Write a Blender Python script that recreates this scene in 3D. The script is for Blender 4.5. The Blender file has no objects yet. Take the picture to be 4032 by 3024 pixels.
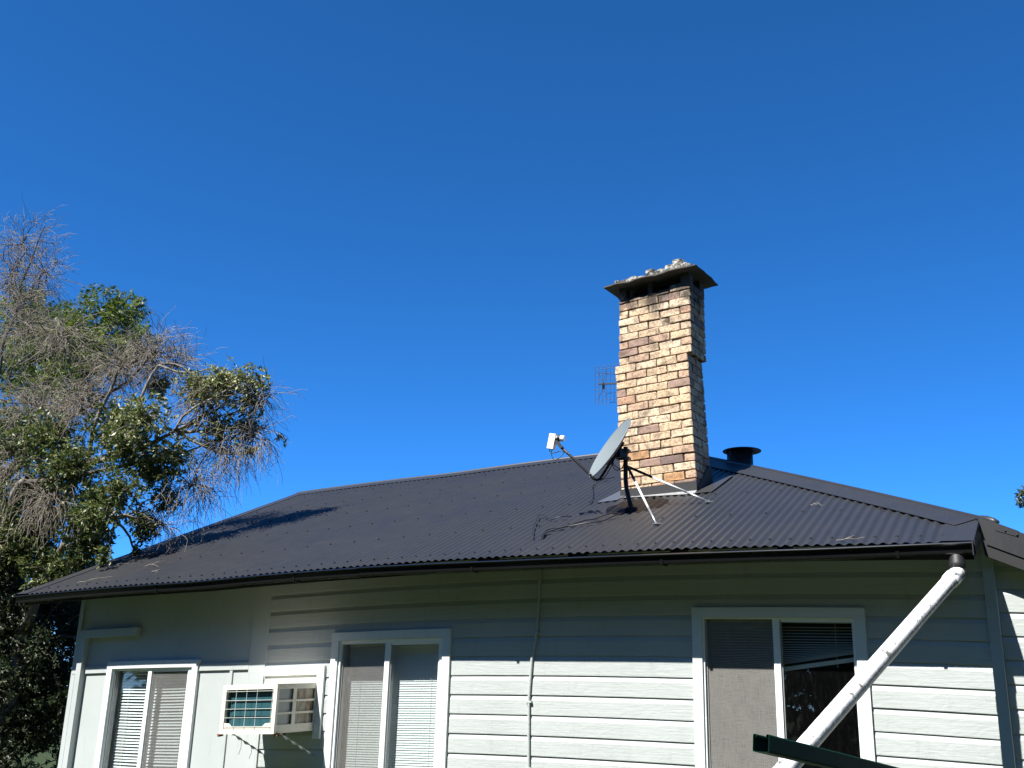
import bpy, math, random
import numpy as np
from mathutils import Matrix, Vector

SC = bpy.context.scene
COL = SC.collection
random.seed(7)
RNG = np.random.default_rng(11)
ZC = 1.65                     # eye height above the lawn

# ------------------------------------------------------------------ camera
cam_d = bpy.data.cameras.new('camera')
cam_d.sensor_width = 36.0
cam_d.lens = 4080.0 / 4032.0 * 36.0
cam_d.clip_start = 0.05
cam_d.clip_end = 3000
cam = bpy.data.objects.new('camera', cam_d)
COL.objects.link(cam)
_r = (0.87820193, 0.47757193, 0.02619981)
_u = (0.11778707, -0.26903849, 0.95589984)
_f = (-0.46355968, 0.83638708, 0.29252192)
cam.matrix_world = Matrix(((_r[0], _u[0], -_f[0], 0.0), (_r[1], _u[1], -_f[1], -8.15),
                           (_r[2], _u[2], -_f[2], ZC), (0, 0, 0, 1)))
SC.camera = cam

# ------------------------------------------------------------------ sky and sun
SUN_TO = Vector((-0.25, -0.735, 1.0)).normalized()     # towards the sun
W = bpy.data.worlds.new('World'); SC.world = W; W.use_nodes = True
nt = W.node_tree; nt.nodes.clear()
sky = nt.nodes.new('ShaderNodeTexSky'); sky.sky_type = 'NISHITA'; sky.sun_disc = False
sky.sun_elevation = math.asin(SUN_TO.z)
sky.sun_rotation = math.atan2(SUN_TO.x, SUN_TO.y) % (2 * math.pi)
sky.altitude = 6000; sky.air_density = 0.72; sky.dust_density = 0.0; sky.ozone_density = 5.0
hs = nt.nodes.new('ShaderNodeHueSaturation'); hs.inputs['Saturation'].default_value = 1.22
bg = nt.nodes.new('ShaderNodeBackground'); bg.inputs['Strength'].default_value = 0.15
wo = nt.nodes.new('ShaderNodeOutputWorld')
nt.links.new(sky.outputs[0], hs.inputs['Color']); nt.links.new(hs.outputs[0], bg.inputs['Color'])
nt.links.new(bg.outputs[0], wo.inputs['Surface'])
sun_d = bpy.data.lights.new('sun', 'SUN'); sun_d.energy = 5.0; sun_d.angle = math.radians(0.5)
sun_d.color = (1.0, 0.97, 0.92)
sun = bpy.data.objects.new('sun', sun_d); COL.objects.link(sun)
sun.rotation_euler = (-SUN_TO).to_track_quat('-Z', 'Y').to_euler()
sun.location = (-6, -10, 20)
vs = SC.view_settings
vs.view_transform = 'Standard'; vs.look = 'None'; vs.gamma = 1.0; vs.exposure = 1.2
vs.use_curve_mapping = False

# ------------------------------------------------------------------ helpers
HX, HK, HZ = -1.705, .96, .912        # house drawing -> metres: x shift, height scale, height of its datum above the eye
def sag(x):
    """the old house has settled towards both ends (x in metres)"""
    x = np.asarray(x, float)
    return 0.04945 / 8.15 * (x + 3.6675) ** 2 - 0.036 * np.maximum(0, -7.7 - x)

def hz(x, z):
    """drawing x, z -> world height"""
    return float(z * HK + HZ + ZC - sag(x + HX))

class MB:
    def __init__(s):
        s.v = []; s.f = []; s.fm = []
    def add(s, vs, fs, m=0):
        o = len(s.v); s.v.extend([tuple(map(float, p)) for p in vs])
        s.f.extend([tuple(i + o for i in f) for f in fs]); s.fm.extend([m] * len(fs))
    def box(s, x0, x1, y0, y1, z0, z1, step=None, m=0):
        n = 1 if not step else max(1, int(abs(x1 - x0) / step + .5))
        xs = [x0 + (x1 - x0) * i / n for i in range(n + 1)]
        s.sweep(xs, [(y0, z0), (y1, z0), (y1, z1), (y0, z1)], m)
    def sweep(s, xs, prof, m=0, cap=True):
        """closed (y,z) profile swept along x"""
        k = len(prof); vs = [(x, p[0], p[1]) for x in xs for p in prof]; fs = []
        for i in range(len(xs) - 1):
            for j in range(k):
                a = i * k + j; b = i * k + (j + 1) % k
                fs.append((a, a + k, b + k, b))
        if cap:
            fs.append(tuple(range(k))[::1]); fs.append(tuple((len(xs) - 1) * k + j for j in reversed(range(k))))
        s.add(vs, fs, m)
    def quadbox(s, a, b, thick, m=0):
        """prism: polygon a (list of 3d pts) extruded by vector thick"""
        n = len(a); t = Vector(thick)
        vs = [Vector(p) for p in a] + [Vector(p) + t for p in a]
        fs = [tuple(range(n)), tuple(reversed(range(n, 2 * n)))]
        fs += [(i, i + n, (i + 1) % n + n, (i + 1) % n) for i in range(n)]
        s.add(vs, fs, m)
    def tube(s, pts, r, n=8, m=0, cap=True):
        pts = [Vector(p) for p in pts]
        rs = r if isinstance(r, (list, tuple)) else [r] * len(pts)
        vs = []; fs = []; up = None
        for i, p in enumerate(pts):
            d = (pts[min(i + 1, len(pts) - 1)] - pts[max(i - 1, 0)]).normalized()
            if up is None:
                up = d.orthogonal().normalized()
            else:
                up = (up - d * up.dot(d)); up = up.normalized() if up.length > 1e-6 else d.orthogonal().normalized()
            sd = d.cross(up)
            for j in range(n):
                a = 2 * math.pi * j / n
                vs.append(p + (up * math.cos(a) + sd * math.sin(a)) * rs[i])
        for i in range(len(pts) - 1):
            for j in range(n):
                a = i * n + j; b = i * n + (j + 1) % n
                fs.append((a, b, b + n, a + n))
        if cap:
            fs.append(tuple(reversed(range(n)))); fs.append(tuple((len(pts) - 1) * n + j for j in range(n)))
        s.add(vs, fs, m)
    def bar(s, a, b, w, h, m=0, up=(0, 0, 1)):
        a = Vector(a); b = Vector(b); d = (b - a).normalized(); u = Vector(up)
        sd = d.cross(u)
        if sd.length < 1e-4: sd = d.orthogonal()
        sd.normalize(); u2 = sd.cross(d)
        c = [(-w / 2, -h / 2), (w / 2, -h / 2), (w / 2, h / 2), (-w / 2, h / 2)]
        vs = [p + sd * x + u2 * z for p in (a, b) for x, z in c]
        fs = [(3, 2, 1, 0), (4, 5, 6, 7)] + [(i, (i + 1) % 4, (i + 1) % 4 + 4, i + 4) for i in range(4)]
        s.add(vs, fs, m)
    def lathe(s, prof, c, n=24, m=0):
        """prof (r,z) open profile round a vertical axis at c"""
        k = len(prof); vs = []; fs = []
        for i in range(n):
            a = 2 * math.pi * i / n
            for r, z in prof: vs.append((c[0] + r * math.cos(a), c[1] + r * math.sin(a), c[2] + z))
        for i in range(n):
            for j in range(k - 1):
                a = i * k + j; b = ((i + 1) % n) * k + j
                fs.append((a, b, b + 1, a + 1))
        s.add(vs, fs, m)
    def build(s, name, mat, parent=None, origin=None, house=False, smooth=False, flip=False):
        v = np.array(s.v, float).reshape(-1, 3)
        if house:
            v[:, 0] += HX; v[:, 2] = v[:, 2] * HK + HZ + ZC - sag(v[:, 0])
        if parent is not None:
            o = np.array(parent['_o'])
        else:
            o = np.array(origin if origin is not None else (0, 0, 0), float)
        me = bpy.data.meshes.new(name)
        me.from_pydata((v - o).tolist(), [], s.f)
        for mm in (mat if isinstance(mat, list) else [mat]): me.materials.append(mm)
        if isinstance(mat, list): me.polygons.foreach_set('material_index', s.fm)
        if smooth: me.polygons.foreach_set('use_smooth', [True] * len(me.polygons))
        me.update()
        return link(name, me, parent, o)

ORI = {}
def link(name, me, parent=None, o=(0, 0, 0)):
    ob = bpy.data.objects.new(name, me); COL.objects.link(ob)
    if parent is not None: ob.parent = parent.ob if isinstance(parent, T) else parent
    else: ob.location = o
    return P_(ob, o)

class P_:
    """object + the world point its local coordinates start from"""
    def __init__(s, ob, o): s.ob = ob; s.o = tuple(float(a) for a in o)
    def __getitem__(s, k): return s.o if k == '_o' else s.ob[k]
    def __setitem__(s, k, v): s.ob[k] = v
T = P_

def thing(name, loc, label, cat, group=None):
    e = bpy.data.objects.new(name, None); COL.objects.link(e); e.location = loc; e.empty_display_size = 0.2
    e['label'] = label; e['category'] = cat
    if group: e['group'] = group
    return P_(e, loc)

def part_empty(name, parent):
    e = bpy.data.objects.new(name, None); COL.objects.link(e); e.parent = parent.ob
    return P_(e, parent.o)

def inst(name, me, parent, loc, rot=None):
    ob = bpy.data.objects.new(name, me); COL.objects.link(ob); ob.parent = parent.ob
    ob.location = Vector(loc) - Vector(parent.o)
    if rot is not None:
        if isinstance(rot, Matrix):
            ob.rotation_euler = rot.to_euler()
        else: ob.rotation_euler = rot
    return ob

# ------------------------------------------------------------------ materials
class Mat:
    def __init__(s, name, base=(.5, .5, .5), rough=.5, metal=0.0, spec=.5):
        s.m = bpy.data.materials.new(name); s.m.use_nodes = True
        s.t = s.m.node_tree; s.n = s.t.nodes; s.l = s.t.links
        s.p = s.n['Principled BSDF']; s.out = s.n['Material Output']
        s.p.inputs['Base Color'].default_value = (*base, 1); s.p.inputs['Roughness'].default_value = rough
        s.p.inputs['Metallic'].default_value = metal; s.p.inputs['Specular IOR Level'].default_value = spec
        s.base = base; s._c = None
    def coord(s, scale=(1, 1, 1), world=False):
        tc = s.n.new('ShaderNodeTexCoord'); mp = s.n.new('ShaderNodeMapping'); mp.inputs['Scale'].default_value = scale
        if world:
            g = s.n.new('ShaderNodeNewGeometry'); s.l.new(g.outputs['Position'], mp.inputs['Vector'])
        else: s.l.new(tc.outputs['Object'], mp.inputs['Vector'])
        return mp.outputs[0]
    def noise(s, vec, scale=5, detail=4, rough=.55, dist=0):
        n = s.n.new('ShaderNodeTexNoise'); n.inputs['Scale'].default_value = scale
        n.inputs['Detail'].default_value = detail; n.inputs['Roughness'].default_value = rough
        n.inputs['Distortion'].default_value = dist; s.l.new(vec, n.inputs['Vector']); return n.outputs['Fac']
    def ramp(s, fac, stops, interp='LINEAR'):
        r = s.n.new('ShaderNodeValToRGB'); e = r.color_ramp; e.interpolation = interp
        while len(e.elements) < len(stops): e.elements.new(.5)
        for el, (p, c) in zip(e.elements, stops):
            el.position = p; el.color = (*c, 1) if len(c) == 3 else c
        s.l.new(fac, r.inputs[0]); return r.outputs[0]
    def mix(s, fac, a, b, mode='MIX'):
        m = s.n.new('ShaderNodeMix'); m.data_type = 'RGBA'; m.blend_type = mode
        if hasattr(fac, 'links') or hasattr(fac, 'is_linked'): s.l.new(fac, m.inputs[0])
        else: m.inputs[0].default_value = fac
        for v, i in ((a, 6), (b, 7)):
            if isinstance(v, tuple): m.inputs[i].default_value = (*v, 1)
            else: s.l.new(v, m.inputs[i])
        return m.outputs[2]
    def color(s, c): s.l.new(c, s.p.inputs['Base Color']); return s
    def roughness(s, c): s.l.new(c, s.p.inputs['Roughness']); return s
    def bump(s, h, strength=.2, dist=.01):
        b = s.n.new('ShaderNodeBump'); b.inputs['Strength'].default_value = strength; b.inputs['Distance'].default_value = dist
        s.l.new(h, b.inputs['Height']); s.l.new(b.outputs[0], s.p.inputs['Normal']); return s
    def rnd(s):
        o = s.n.new('ShaderNodeObjectInfo'); return o.outputs['Random']

def gray(a, b): return [(0.0, (a, a, a)), (1.0, (b, b, b))]

def paint(name, base, var=.08, rough=.5, grain=True, dirt=(.45, .45, .40), dirt_amt=.25, bump=.45):
    m = Mat(name, base, rough)
    v = m.coord((1, 1, 1), True)
    lo = m.noise(v, 1.7, 5, .6)
    c = m.mix(m.ramp(lo, [(.3, (0, 0, 0)), (.75, (1, 1, 1))]), tuple(a * (1 - var) for a in base), tuple(min(1, a * (1 + var * .5)) for a in base))
    d = m.noise(m.coord((9, 9, 2.2), True), 1.3, 6, .65)
    fac = m.ramp(d, [(.56, (0, 0, 0)), (.78, (dirt_amt,) * 3)])
    c = m.mix(fac, c, tuple(a * b for a, b in zip(base, dirt)))
    m.color(c)
    if grain:
        g1 = m.noise(m.coord((2.2, 30, 42), True), 1.6, 6, .62, .6)
        g2 = m.noise(m.coord((7, 9, 14), True), 1.0, 3, .5, 1.5)
        mm = m.n.new('ShaderNodeMath'); mm.operation = 'MULTIPLY_ADD'; mm.inputs[1].default_value = .9
        m.l.new(g2, mm.inputs[0]); m.l.new(g1, mm.inputs[2]); m.bump(mm.outputs[0], bump, .006)
    else:
        m.bump(m.noise(m.coord((1, 1, 1), True), 60, 4, .6), .12, .002)
    return m.m

PAINT = paint('pale_grey_green_paint', (.40, .428, .415))
FIBRO = paint('pale_grey_green_sheet', (.41, .44, .43), grain=False)
TRIM = paint('white_trim_paint', (.64, .665, .655), var=.04, rough=.42, grain=True, bump=.12)

def m_roof():
    m = Mat('charcoal_coated_steel', (.03, .03, .033), .42)
    v = m.coord((1, 1, 1), True)
    lo = m.noise(v, .9, 5, .6, .4)
    c = m.mix(m.ramp(lo, [(.35, (0, 0, 0)), (.7, (1, 1, 1))]), (.0185, .0205, .0245), (.0245, .0245, .0255))
    st = m.noise(m.coord((22, 3, 3), True), 1.5, 6, .7)
    c = m.mix(m.ramp(st, [(.55, (0, 0, 0)), (.8, (.5, .5, .5))]), c, (.040, .0395, .039))
    m.color(c); m.roughness(m.ramp(m.noise(v, 6, 5), gray(.36, .55)))
    m.bump(m.noise(v, 14, 3), .05, .004); return m.m
ROOF = m_roof()
GUTTER = Mat('near_black_gutter_steel', (.008, .008, .009), .16).m
BLACK = Mat('matt_black', (.012, .012, .013), .55).m
DARKWOOD = Mat('dark_painted_rafter', (.02, .02, .019), .7).m
def m_galv():
    m = Mat('zinc_steel', (.42, .43, .44), .42, .7)
    n = m.noise(m.coord((1, 1, 1), True), 25, 5, .7); m.color(m.ramp(n, [(.3, (.30, .31, .32)), (.7, (.55, .56, .57))])); return m.m
GALV = m_galv()
AERIAL = Mat('dull_aerial_wire', (.035, .04, .045), .6).m
ALU = Mat('white_powder_aluminium', (.74, .77, .76), .35).m
ALUD = Mat('grey_aluminium_track', (.30, .31, .31), .4, .3).m
SLAT = Mat('white_blind_slat', (.74, .75, .76), .42).m
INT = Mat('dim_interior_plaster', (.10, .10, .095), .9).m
def m_glass():
    m = Mat('window_glass'); t = m.n.new('ShaderNodeBsdfTransparent'); t.inputs[0].default_value = (.90, .93, .92, 1)
    g = m.n.new('ShaderNodeBsdfGlossy'); g.inputs['Roughness'].default_value = .015
    d = m.n.new('ShaderNodeBsdfDiffuse'); d.inputs[0].default_value = (.45, .46, .47, 1)
    fr = m.n.new('ShaderNodeFresnel'); ge = m.n.new('ShaderNodeNewGeometry'); mr_ = m.n.new('ShaderNodeMapRange'); mr_.inputs[3].default_value = 1.5; mr_.inputs[4].default_value = 1 / 1.5
    m.l.new(ge.outputs['Backfacing'], mr_.inputs[0]); m.l.new(mr_.outputs[0], fr.inputs[0])
    mx = m.n.new('ShaderNodeMixShader'); m.l.new(fr.outputs[0], mx.inputs[0]); m.l.new(t.outputs[0], mx.inputs[1]); m.l.new(g.outputs[0], mx.inputs[2])
    dn = m.noise(m.coord((40, 40, 9), True), 1.2, 6, .75, .5)
    df = m.ramp(dn, [(.5, (.002, .002, .002)), (.66, (.007, .007, .007)), (.74, (.12, .12, .12))])
    m2 = m.n.new('ShaderNodeMixShader'); m.l.new(df, m2.inputs[0]); m.l.new(mx.outputs[0], m2.inputs[1]); m.l.new(d.outputs[0], m2.inputs[2])
    m.l.new(m2.outputs[0], m.out.inputs['Surface']); return m.m
GLASS = m_glass()
def m_screen(nm='fly_screen_mesh', lo=.16, hi=.27):
    m = Mat(nm); t = m.n.new('ShaderNodeBsdfTransparent'); t.inputs[0].default_value = (1, 1, 1, 1)
    d = m.n.new('ShaderNodeBsdfDiffuse')
    n1 = m.noise(m.coord((6, 6, 110), True), 1.4, 5, .7); n2 = m.noise(m.coord((110, 6, 6), True), 1.4, 5, .7)
    mm = m.n.new('ShaderNodeMath'); mm.operation = 'ADD'; m.l.new(n1, mm.inputs[0]); m.l.new(n2, mm.inputs[1])
    m.l.new(m.ramp(mm.outputs[0], [(.8, (.17, .166, .155)), (1.0, (.27, .263, .245))]), d.inputs[0])
    f = m.ramp(m.noise(m.coord((1, 1, 1), True), 4, 6, .7), gray(lo, hi))
    mx = m.n.new('ShaderNodeMixShader'); m.l.new(f, mx.inputs[0]); m.l.new(t.outputs[0], mx.inputs[1]); m.l.new(d.outputs[0], mx.inputs[2])
    m.l.new(mx.outputs[0], m.out.inputs['Surface']); return m.m
SCREEN = m_screen(); SCREEN2 = m_screen('dusty_fly_screen_mesh', .34, .52)
def m_brick():
    m = Mat('weathered_sand_brick', (.5, .4, .25), .85, 0, .2)
    r = m.rnd()
    base = m.ramp(r, [(0, (.64, .48, .31)), (.18, (.68, .54, .37)), (.36, (.62, .455, .285)), (.52, (.56, .42, .28)), (.68, (.52, .35, .235)),
                      (.80, (.45, .27, .175)), (.86, (.52, .28, .12)), (.91, (.33, .22, .175)), (.965, (.20, .14, .13))], 'CONSTANT')
    tc = m.n.new('ShaderNodeTexCoord'); cb = m.n.new('ShaderNodeCombineXYZ')
    ml = m.n.new('ShaderNodeMath'); ml.operation = 'MULTIPLY'; ml.inputs[1].default_value = 57.0
    m.l.new(r, ml.inputs[0])
    for i in range(3): m.l.new(ml.outputs[0], cb.inputs[i])
    va = m.n.new('ShaderNodeVectorMath'); va.operation = 'ADD'; m.l.new(tc.outputs['Object'], va.inputs[0]); m.l.new(cb.outputs[0], va.inputs[1])
    vec = va.outputs[0]
    blot = m.noise(vec, 13, 6, .75, .8); fine = m.noise(vec, 48, 5, .75)
    c = m.mix(m.ramp(blot, [(.49, (0, 0, 0)), (.62, (.8, .8, .8))]), base, (.20, .14, .10))
    c = m.mix(m.ramp(blot, [(.28, (.55, .55, .55)), (.42, (0, 0, 0))]), c, (.68, .58, .44))
    c = m.mix(m.ramp(fine, [(.47, (0, 0, 0)), (.64, (.75, .75, .75))]), c, (.21, .155, .11))
    wn = m.noise(m.coord((1, 1, 1), True), 3.2, 6, .7, .8)
    c = m.mix(m.ramp(wn, [(.52, (0, 0, 0)), (.66, (.75, .75, .75))]), c, (.12, .085, .065))
    sz = m.n.new('ShaderNodeSeparateXYZ'); m.l.new(m.coord((1, 1, 1), True), sz.inputs[0]); mr_ = m.n.new('ShaderNodeMapRange'); mr_.inputs[1].default_value = 5.40; mr_.inputs[2].default_value = 6.0; m.l.new(sz.outputs[2], mr_.inputs[0])
    ad = m.n.new('ShaderNodeMath'); ad.operation = 'MULTIPLY_ADD'; ad.inputs[1].default_value = .55; m.l.new(mr_.outputs[0], ad.inputs[0]); m.l.new(wn, ad.inputs[2])
    c = m.mix(m.ramp(ad.outputs[0], [(.66, (0, 0, 0)), (.86, (.9, .9, .9))]), c, (.045, .038, .032))
    m.color(c)
    mm = m.n.new('ShaderNodeMath'); mm.operation = 'MULTIPLY_ADD'; mm.inputs[1].default_value = .35
    m.l.new(fine, mm.inputs[0]); m.l.new(blot, mm.inputs[2]); m.bump(mm.outputs[0], .7, .012); return m.m
BRICK = m_brick()
def m_mortar():
    m = Mat('crumbling_mortar', (.30, .25, .18), .95, 0, .1)
    n = m.noise(m.coord((1, 1, 1), True), 4.5, 8, .75); m.color(m.ramp(n, [(.45, (.035, .027, .02)), (.55, (.16, .125, .09)), (.64, (.50, .42, .31))])); m.bump(n, .8, .01); return m.m
MORTAR = m_mortar()
def m_rubble():
    m = Mat('pale_lichen_rubble', (.5, .48, .42), .9, 0, .2)
    n = m.noise(m.coord((1, 1, 1), True), 22, 6, .75); m.color(m.ramp(n, [(.42, (.04, .038, .034)), (.52, (.24, .23, .20)), (.63, (.50, .48, .42))])); m.bump(n, .8, .015); return m.m
RUBBLE = m_rubble()
SLATE = Mat('weathered_dark_cap_sheet', (.055, .052, .045), .8).m
def m_pvc():
    m = Mat('white_pvc_with_mould', (.80, .80, .80), .32)
    v = m.coord((1, 1, 1), True)
    pn = m.noise(v, 16, 5, .68, .5); spots = m.ramp(pn, [(.585, (0, 0, 0)), (.615, (1, 1, 1))])
    sp2 = m.ramp(m.noise(v, 75, 4, .7), [(.36, (.1, .1, .1)), (.46, (1, 1, 1))])
    f = m.mix(1.0, spots, sp2, 'MULTIPLY')
    at = m.n.new('ShaderNodeAttribute'); at.attribute_name = 'mould'
    low = m.ramp(m.noise(v, 38, 6, .75), [(.34, (.25, .25, .25)), (.50, (1, 1, 1))])
    f2 = m.mix(1.0, at.outputs['Color'], low, 'MULTIPLY')
    c = m.mix(m.ramp(m.noise(v, 3, 4), gray(0, .5)), (.80, .80, .81), (.74, .73, .70))
    c = m.mix(f, c, (.15, .15, .13)); c = m.mix(f2, c, (.12, .12, .10)); m.color(c); return m.m
PVC = m_pvc()
GREEN = Mat('dark_green_enamel', (.004, .030, .019), .55, 0, .04).m
CREAM = None
def m_cream():
    m = Mat('cream_enamel_with_rust', (.74, .68, .55), .45)
    v = m.coord((1, 1, 1), True); n = m.noise(v, 9, 6, .7, .8)
    c = m.mix(m.ramp(n, [(.6, (0, 0, 0)), (.7, (.9, .9, .9))]), (.74, .68, .56), (.30, .13, .05))
    c = m.mix(m.ramp(m.noise(v, 30, 5), [(.55, (0, 0, 0)), (.8, (.5, .5, .5))]), c, (.50, .44, .33)); m.color(c); return m.m
CREAM = m_cream()
def m_rust():
    m = Mat('rusted_steel_sheet', (.34, .30, .24), .6)
    n = m.noise(m.coord((30, 14, 5), True), 1.1, 6, .7); m.color(m.ramp(n, [(.42, (.40, .38, .33)), (.56, (.30, .24, .17)), (.66, (.17, .06, .015))])); return m.m
RUST = m_rust()
RUSTD = Mat('flaking_rust', (.16, .055, .02), .85).m
def m_coil():
    m = Mat('teal_condenser_fins', (.02, .085, .10), .4, .25)
    w = m.n.new('ShaderNodeTexWave'); w.inputs['Scale'].default_value = 95; w.bands_direction = 'X'; m.l.new(m.coord((1, 1, 1), True), w.inputs['Vector'])
    m.color(m.ramp(w.outputs['Fac'], [(0, (.016, .06, .075)), (1, (.04, .13, .15))])); return m.m
COIL = m_coil()
WIRE = Mat('pale_guard_wire', (.62, .68, .62), .35, .2).m
DISHM = Mat('grey_dish_enamel', (.15, .175, .18), .55).m
DISHB = Mat('dark_dish_back', (.05, .055, .055), .5).m
WHITEP = Mat('white_plastic', (.72, .73, .72), .4).m
CABLE = Mat('black_cable', (.014, .015, .018), .45).m
PATCH = Mat('lead_grey_flashing', (.10, .105, .115), .38, .3).m
APRON = Mat('charcoal_flashing', (.035, .035, .036), .4).m
def m_bark(name, a, b, sc=9):
    m = Mat(name, a, .9, 0, .15); n = m.noise(m.coord((3, 3, 1), True), sc, 6, .7); m.color(m.ramp(n, [(.35, a), (.65, b)])); m.bump(n, .6, .01); return m.m
BARK = m_bark('pale_grey_bark', (.11, .095, .08), (.30, .27, .23))
TWIG = m_bark('grey_twig', (.13, .112, .09), (.36, .32, .26), 30)
BARKD = m_bark('dark_bark', (.05, .042, .035), (.13, .11, .09))
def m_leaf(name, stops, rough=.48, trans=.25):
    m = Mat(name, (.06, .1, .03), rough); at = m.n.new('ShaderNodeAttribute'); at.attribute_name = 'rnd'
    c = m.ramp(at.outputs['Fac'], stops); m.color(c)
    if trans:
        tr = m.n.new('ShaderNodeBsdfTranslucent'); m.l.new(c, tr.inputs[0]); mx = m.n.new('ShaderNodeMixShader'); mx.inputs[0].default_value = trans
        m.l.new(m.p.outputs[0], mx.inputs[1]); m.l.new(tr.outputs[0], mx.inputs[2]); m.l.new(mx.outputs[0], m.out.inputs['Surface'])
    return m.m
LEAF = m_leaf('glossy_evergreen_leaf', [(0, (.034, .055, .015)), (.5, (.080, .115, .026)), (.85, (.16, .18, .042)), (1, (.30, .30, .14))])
LEAFY = m_leaf('sunlit_pale_backed_leaf', [(0, (.058, .082, .020)), (.45, (.125, .155, .038)), (.8, (.21, .23, .065)), (1, (.52, .50, .30))], .5, .3)  # lighter leaf copy: sunlight put into its colour, cream backs its own
LEAFD = m_leaf('shade_dark_evergreen_leaf', [(0, (.012, .022, .009)), (.7, (.035, .055, .018)), (1, (.12, .13, .07))])  # leaf copy darkened in colour to carry the lower crown's shade
FERN = m_leaf('bright_feathery_leaf', [(0, (.05, .085, .010)), (.6, (.10, .145, .014)), (1, (.17, .20, .022))], .5, .4)
GUM = m_leaf('olive_gum_leaf', [(0, (.04, .055, .022)), (.6, (.09, .11, .045)), (1, (.17, .18, .09))], .45, .2)
def m_grass():
    m = Mat('lawn', (.07, .10, .035), .95, 0, .1); n = m.noise(m.coord((1, 1, 1), True), 3, 8, .7)
    m.color(m.ramp(n, [(.3, (.022, .034, .011)), (.55, (.036, .050, .018)), (.75, (.060, .060, .032))])); m.bump(n, .5, .05); return m.m
GRASS = m_grass()

# ------------------------------------------------------------------ ground
mb = MB(); mb.add([(-900, -900, 0), (900, -900, 0), (900, 900, 0), (-900, 900, 0)], [(0, 1, 2, 3)])
g = mb.build('ground', GRASS); g['kind'] = 'structure'

# ------------------------------------------------------------------ the house
XL, XR = -8.26, 1.145          # wall ends
BX0, BX1 = -5.49, 1.07         # weatherboards
PITCH = 0.1685
YE, ZE, YR, ZR = -0.5, 0.2635, 4.03, 2.310     # eave and ridge of the front slope
GR = (ZR - ZE) / (YR - YE)
RX0, RX1 = -8.735, 1.075         # roof ends
HXR = -2.925                   # right end of the ridge, where the hip starts
GXR = GR
def zroof(y): return ZE + (y - YE) * GR
H = thing('weatherboard_house', (-5.2, 0.0, 0.0), 'low pale weatherboard house with a charcoal corrugated hip roof and brick chimney', 'house')

# windows: outer architrave, opening, mullion
WIN = [dict(x0=-7.69, x1=-6.366, zt=-.504, gl=-7.605, gr=-6.505, gz=-.60, ml=-7.085, mr=-7.035, kind='curved'),
       dict(x0=-4.670, x1=-3.345, zt=-.303, gl=-4.565, gr=-3.462, gz=-.415, ml=-4.062, mr=-4.010, kind='closed'),
       dict(x0=-1.088, x1=0.244, zt=-.160, gl=-.993, gr=.158, gz=-.250, ml=-.450, mr=-.400, kind='open')]
for w in WIN: w['zb'] = w['zt'] - 1.50; w['gb'] = w['zb'] + .10

# inner wall with real openings, and a dim room behind it
mb = MB()
def wallseg(x0, x1, z0, z1): mb.box(x0, x1, 0.0, .09, z0, z1, .5)
ZB, ZT = -2.15, .44
xs = XL
for w in WIN:
    wallseg(xs, w['gl'] - .03, ZB, ZT)
    wallseg(w['gl'] - .03, w['gr'] + .03, w['gz'] + .03, ZT); wallseg(w['gl'] - .03, w['gr'] + .03, ZB, w['gb'] - .03)
    xs = w['gr'] + .03
wallseg(xs, 1.10, ZB, ZT)
wl = mb.build('wall', PAINT, H, house=True)
mb = MB()
mb.quadbox([(XL, .09, ZB), (XL, 7.9, ZB), (XL, 7.9, .45), (XL, 4.03, ZR - .10), (XL, .09, .45)], None, (.09, 0, 0)); mb.box(XL, 3.2, 7.9, 8.0, ZB, ZT, .5); mb.box(3.11, 3.2, .045, 7.9, ZB, -.50)
mb.build('side_wall', PAINT, H, house=True)
mb = MB()
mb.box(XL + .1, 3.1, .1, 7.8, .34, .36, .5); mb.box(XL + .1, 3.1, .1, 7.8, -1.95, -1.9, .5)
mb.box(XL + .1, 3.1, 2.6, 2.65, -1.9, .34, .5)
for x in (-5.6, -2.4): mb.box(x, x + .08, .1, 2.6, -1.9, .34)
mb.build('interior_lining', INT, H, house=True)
mb = MB(); mb.box(XL + .05, 3.15, .06, 7.9, -2.75, -2.16, .5); mb.build('base_wall', DARKWOOD, H, house=True)

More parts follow.
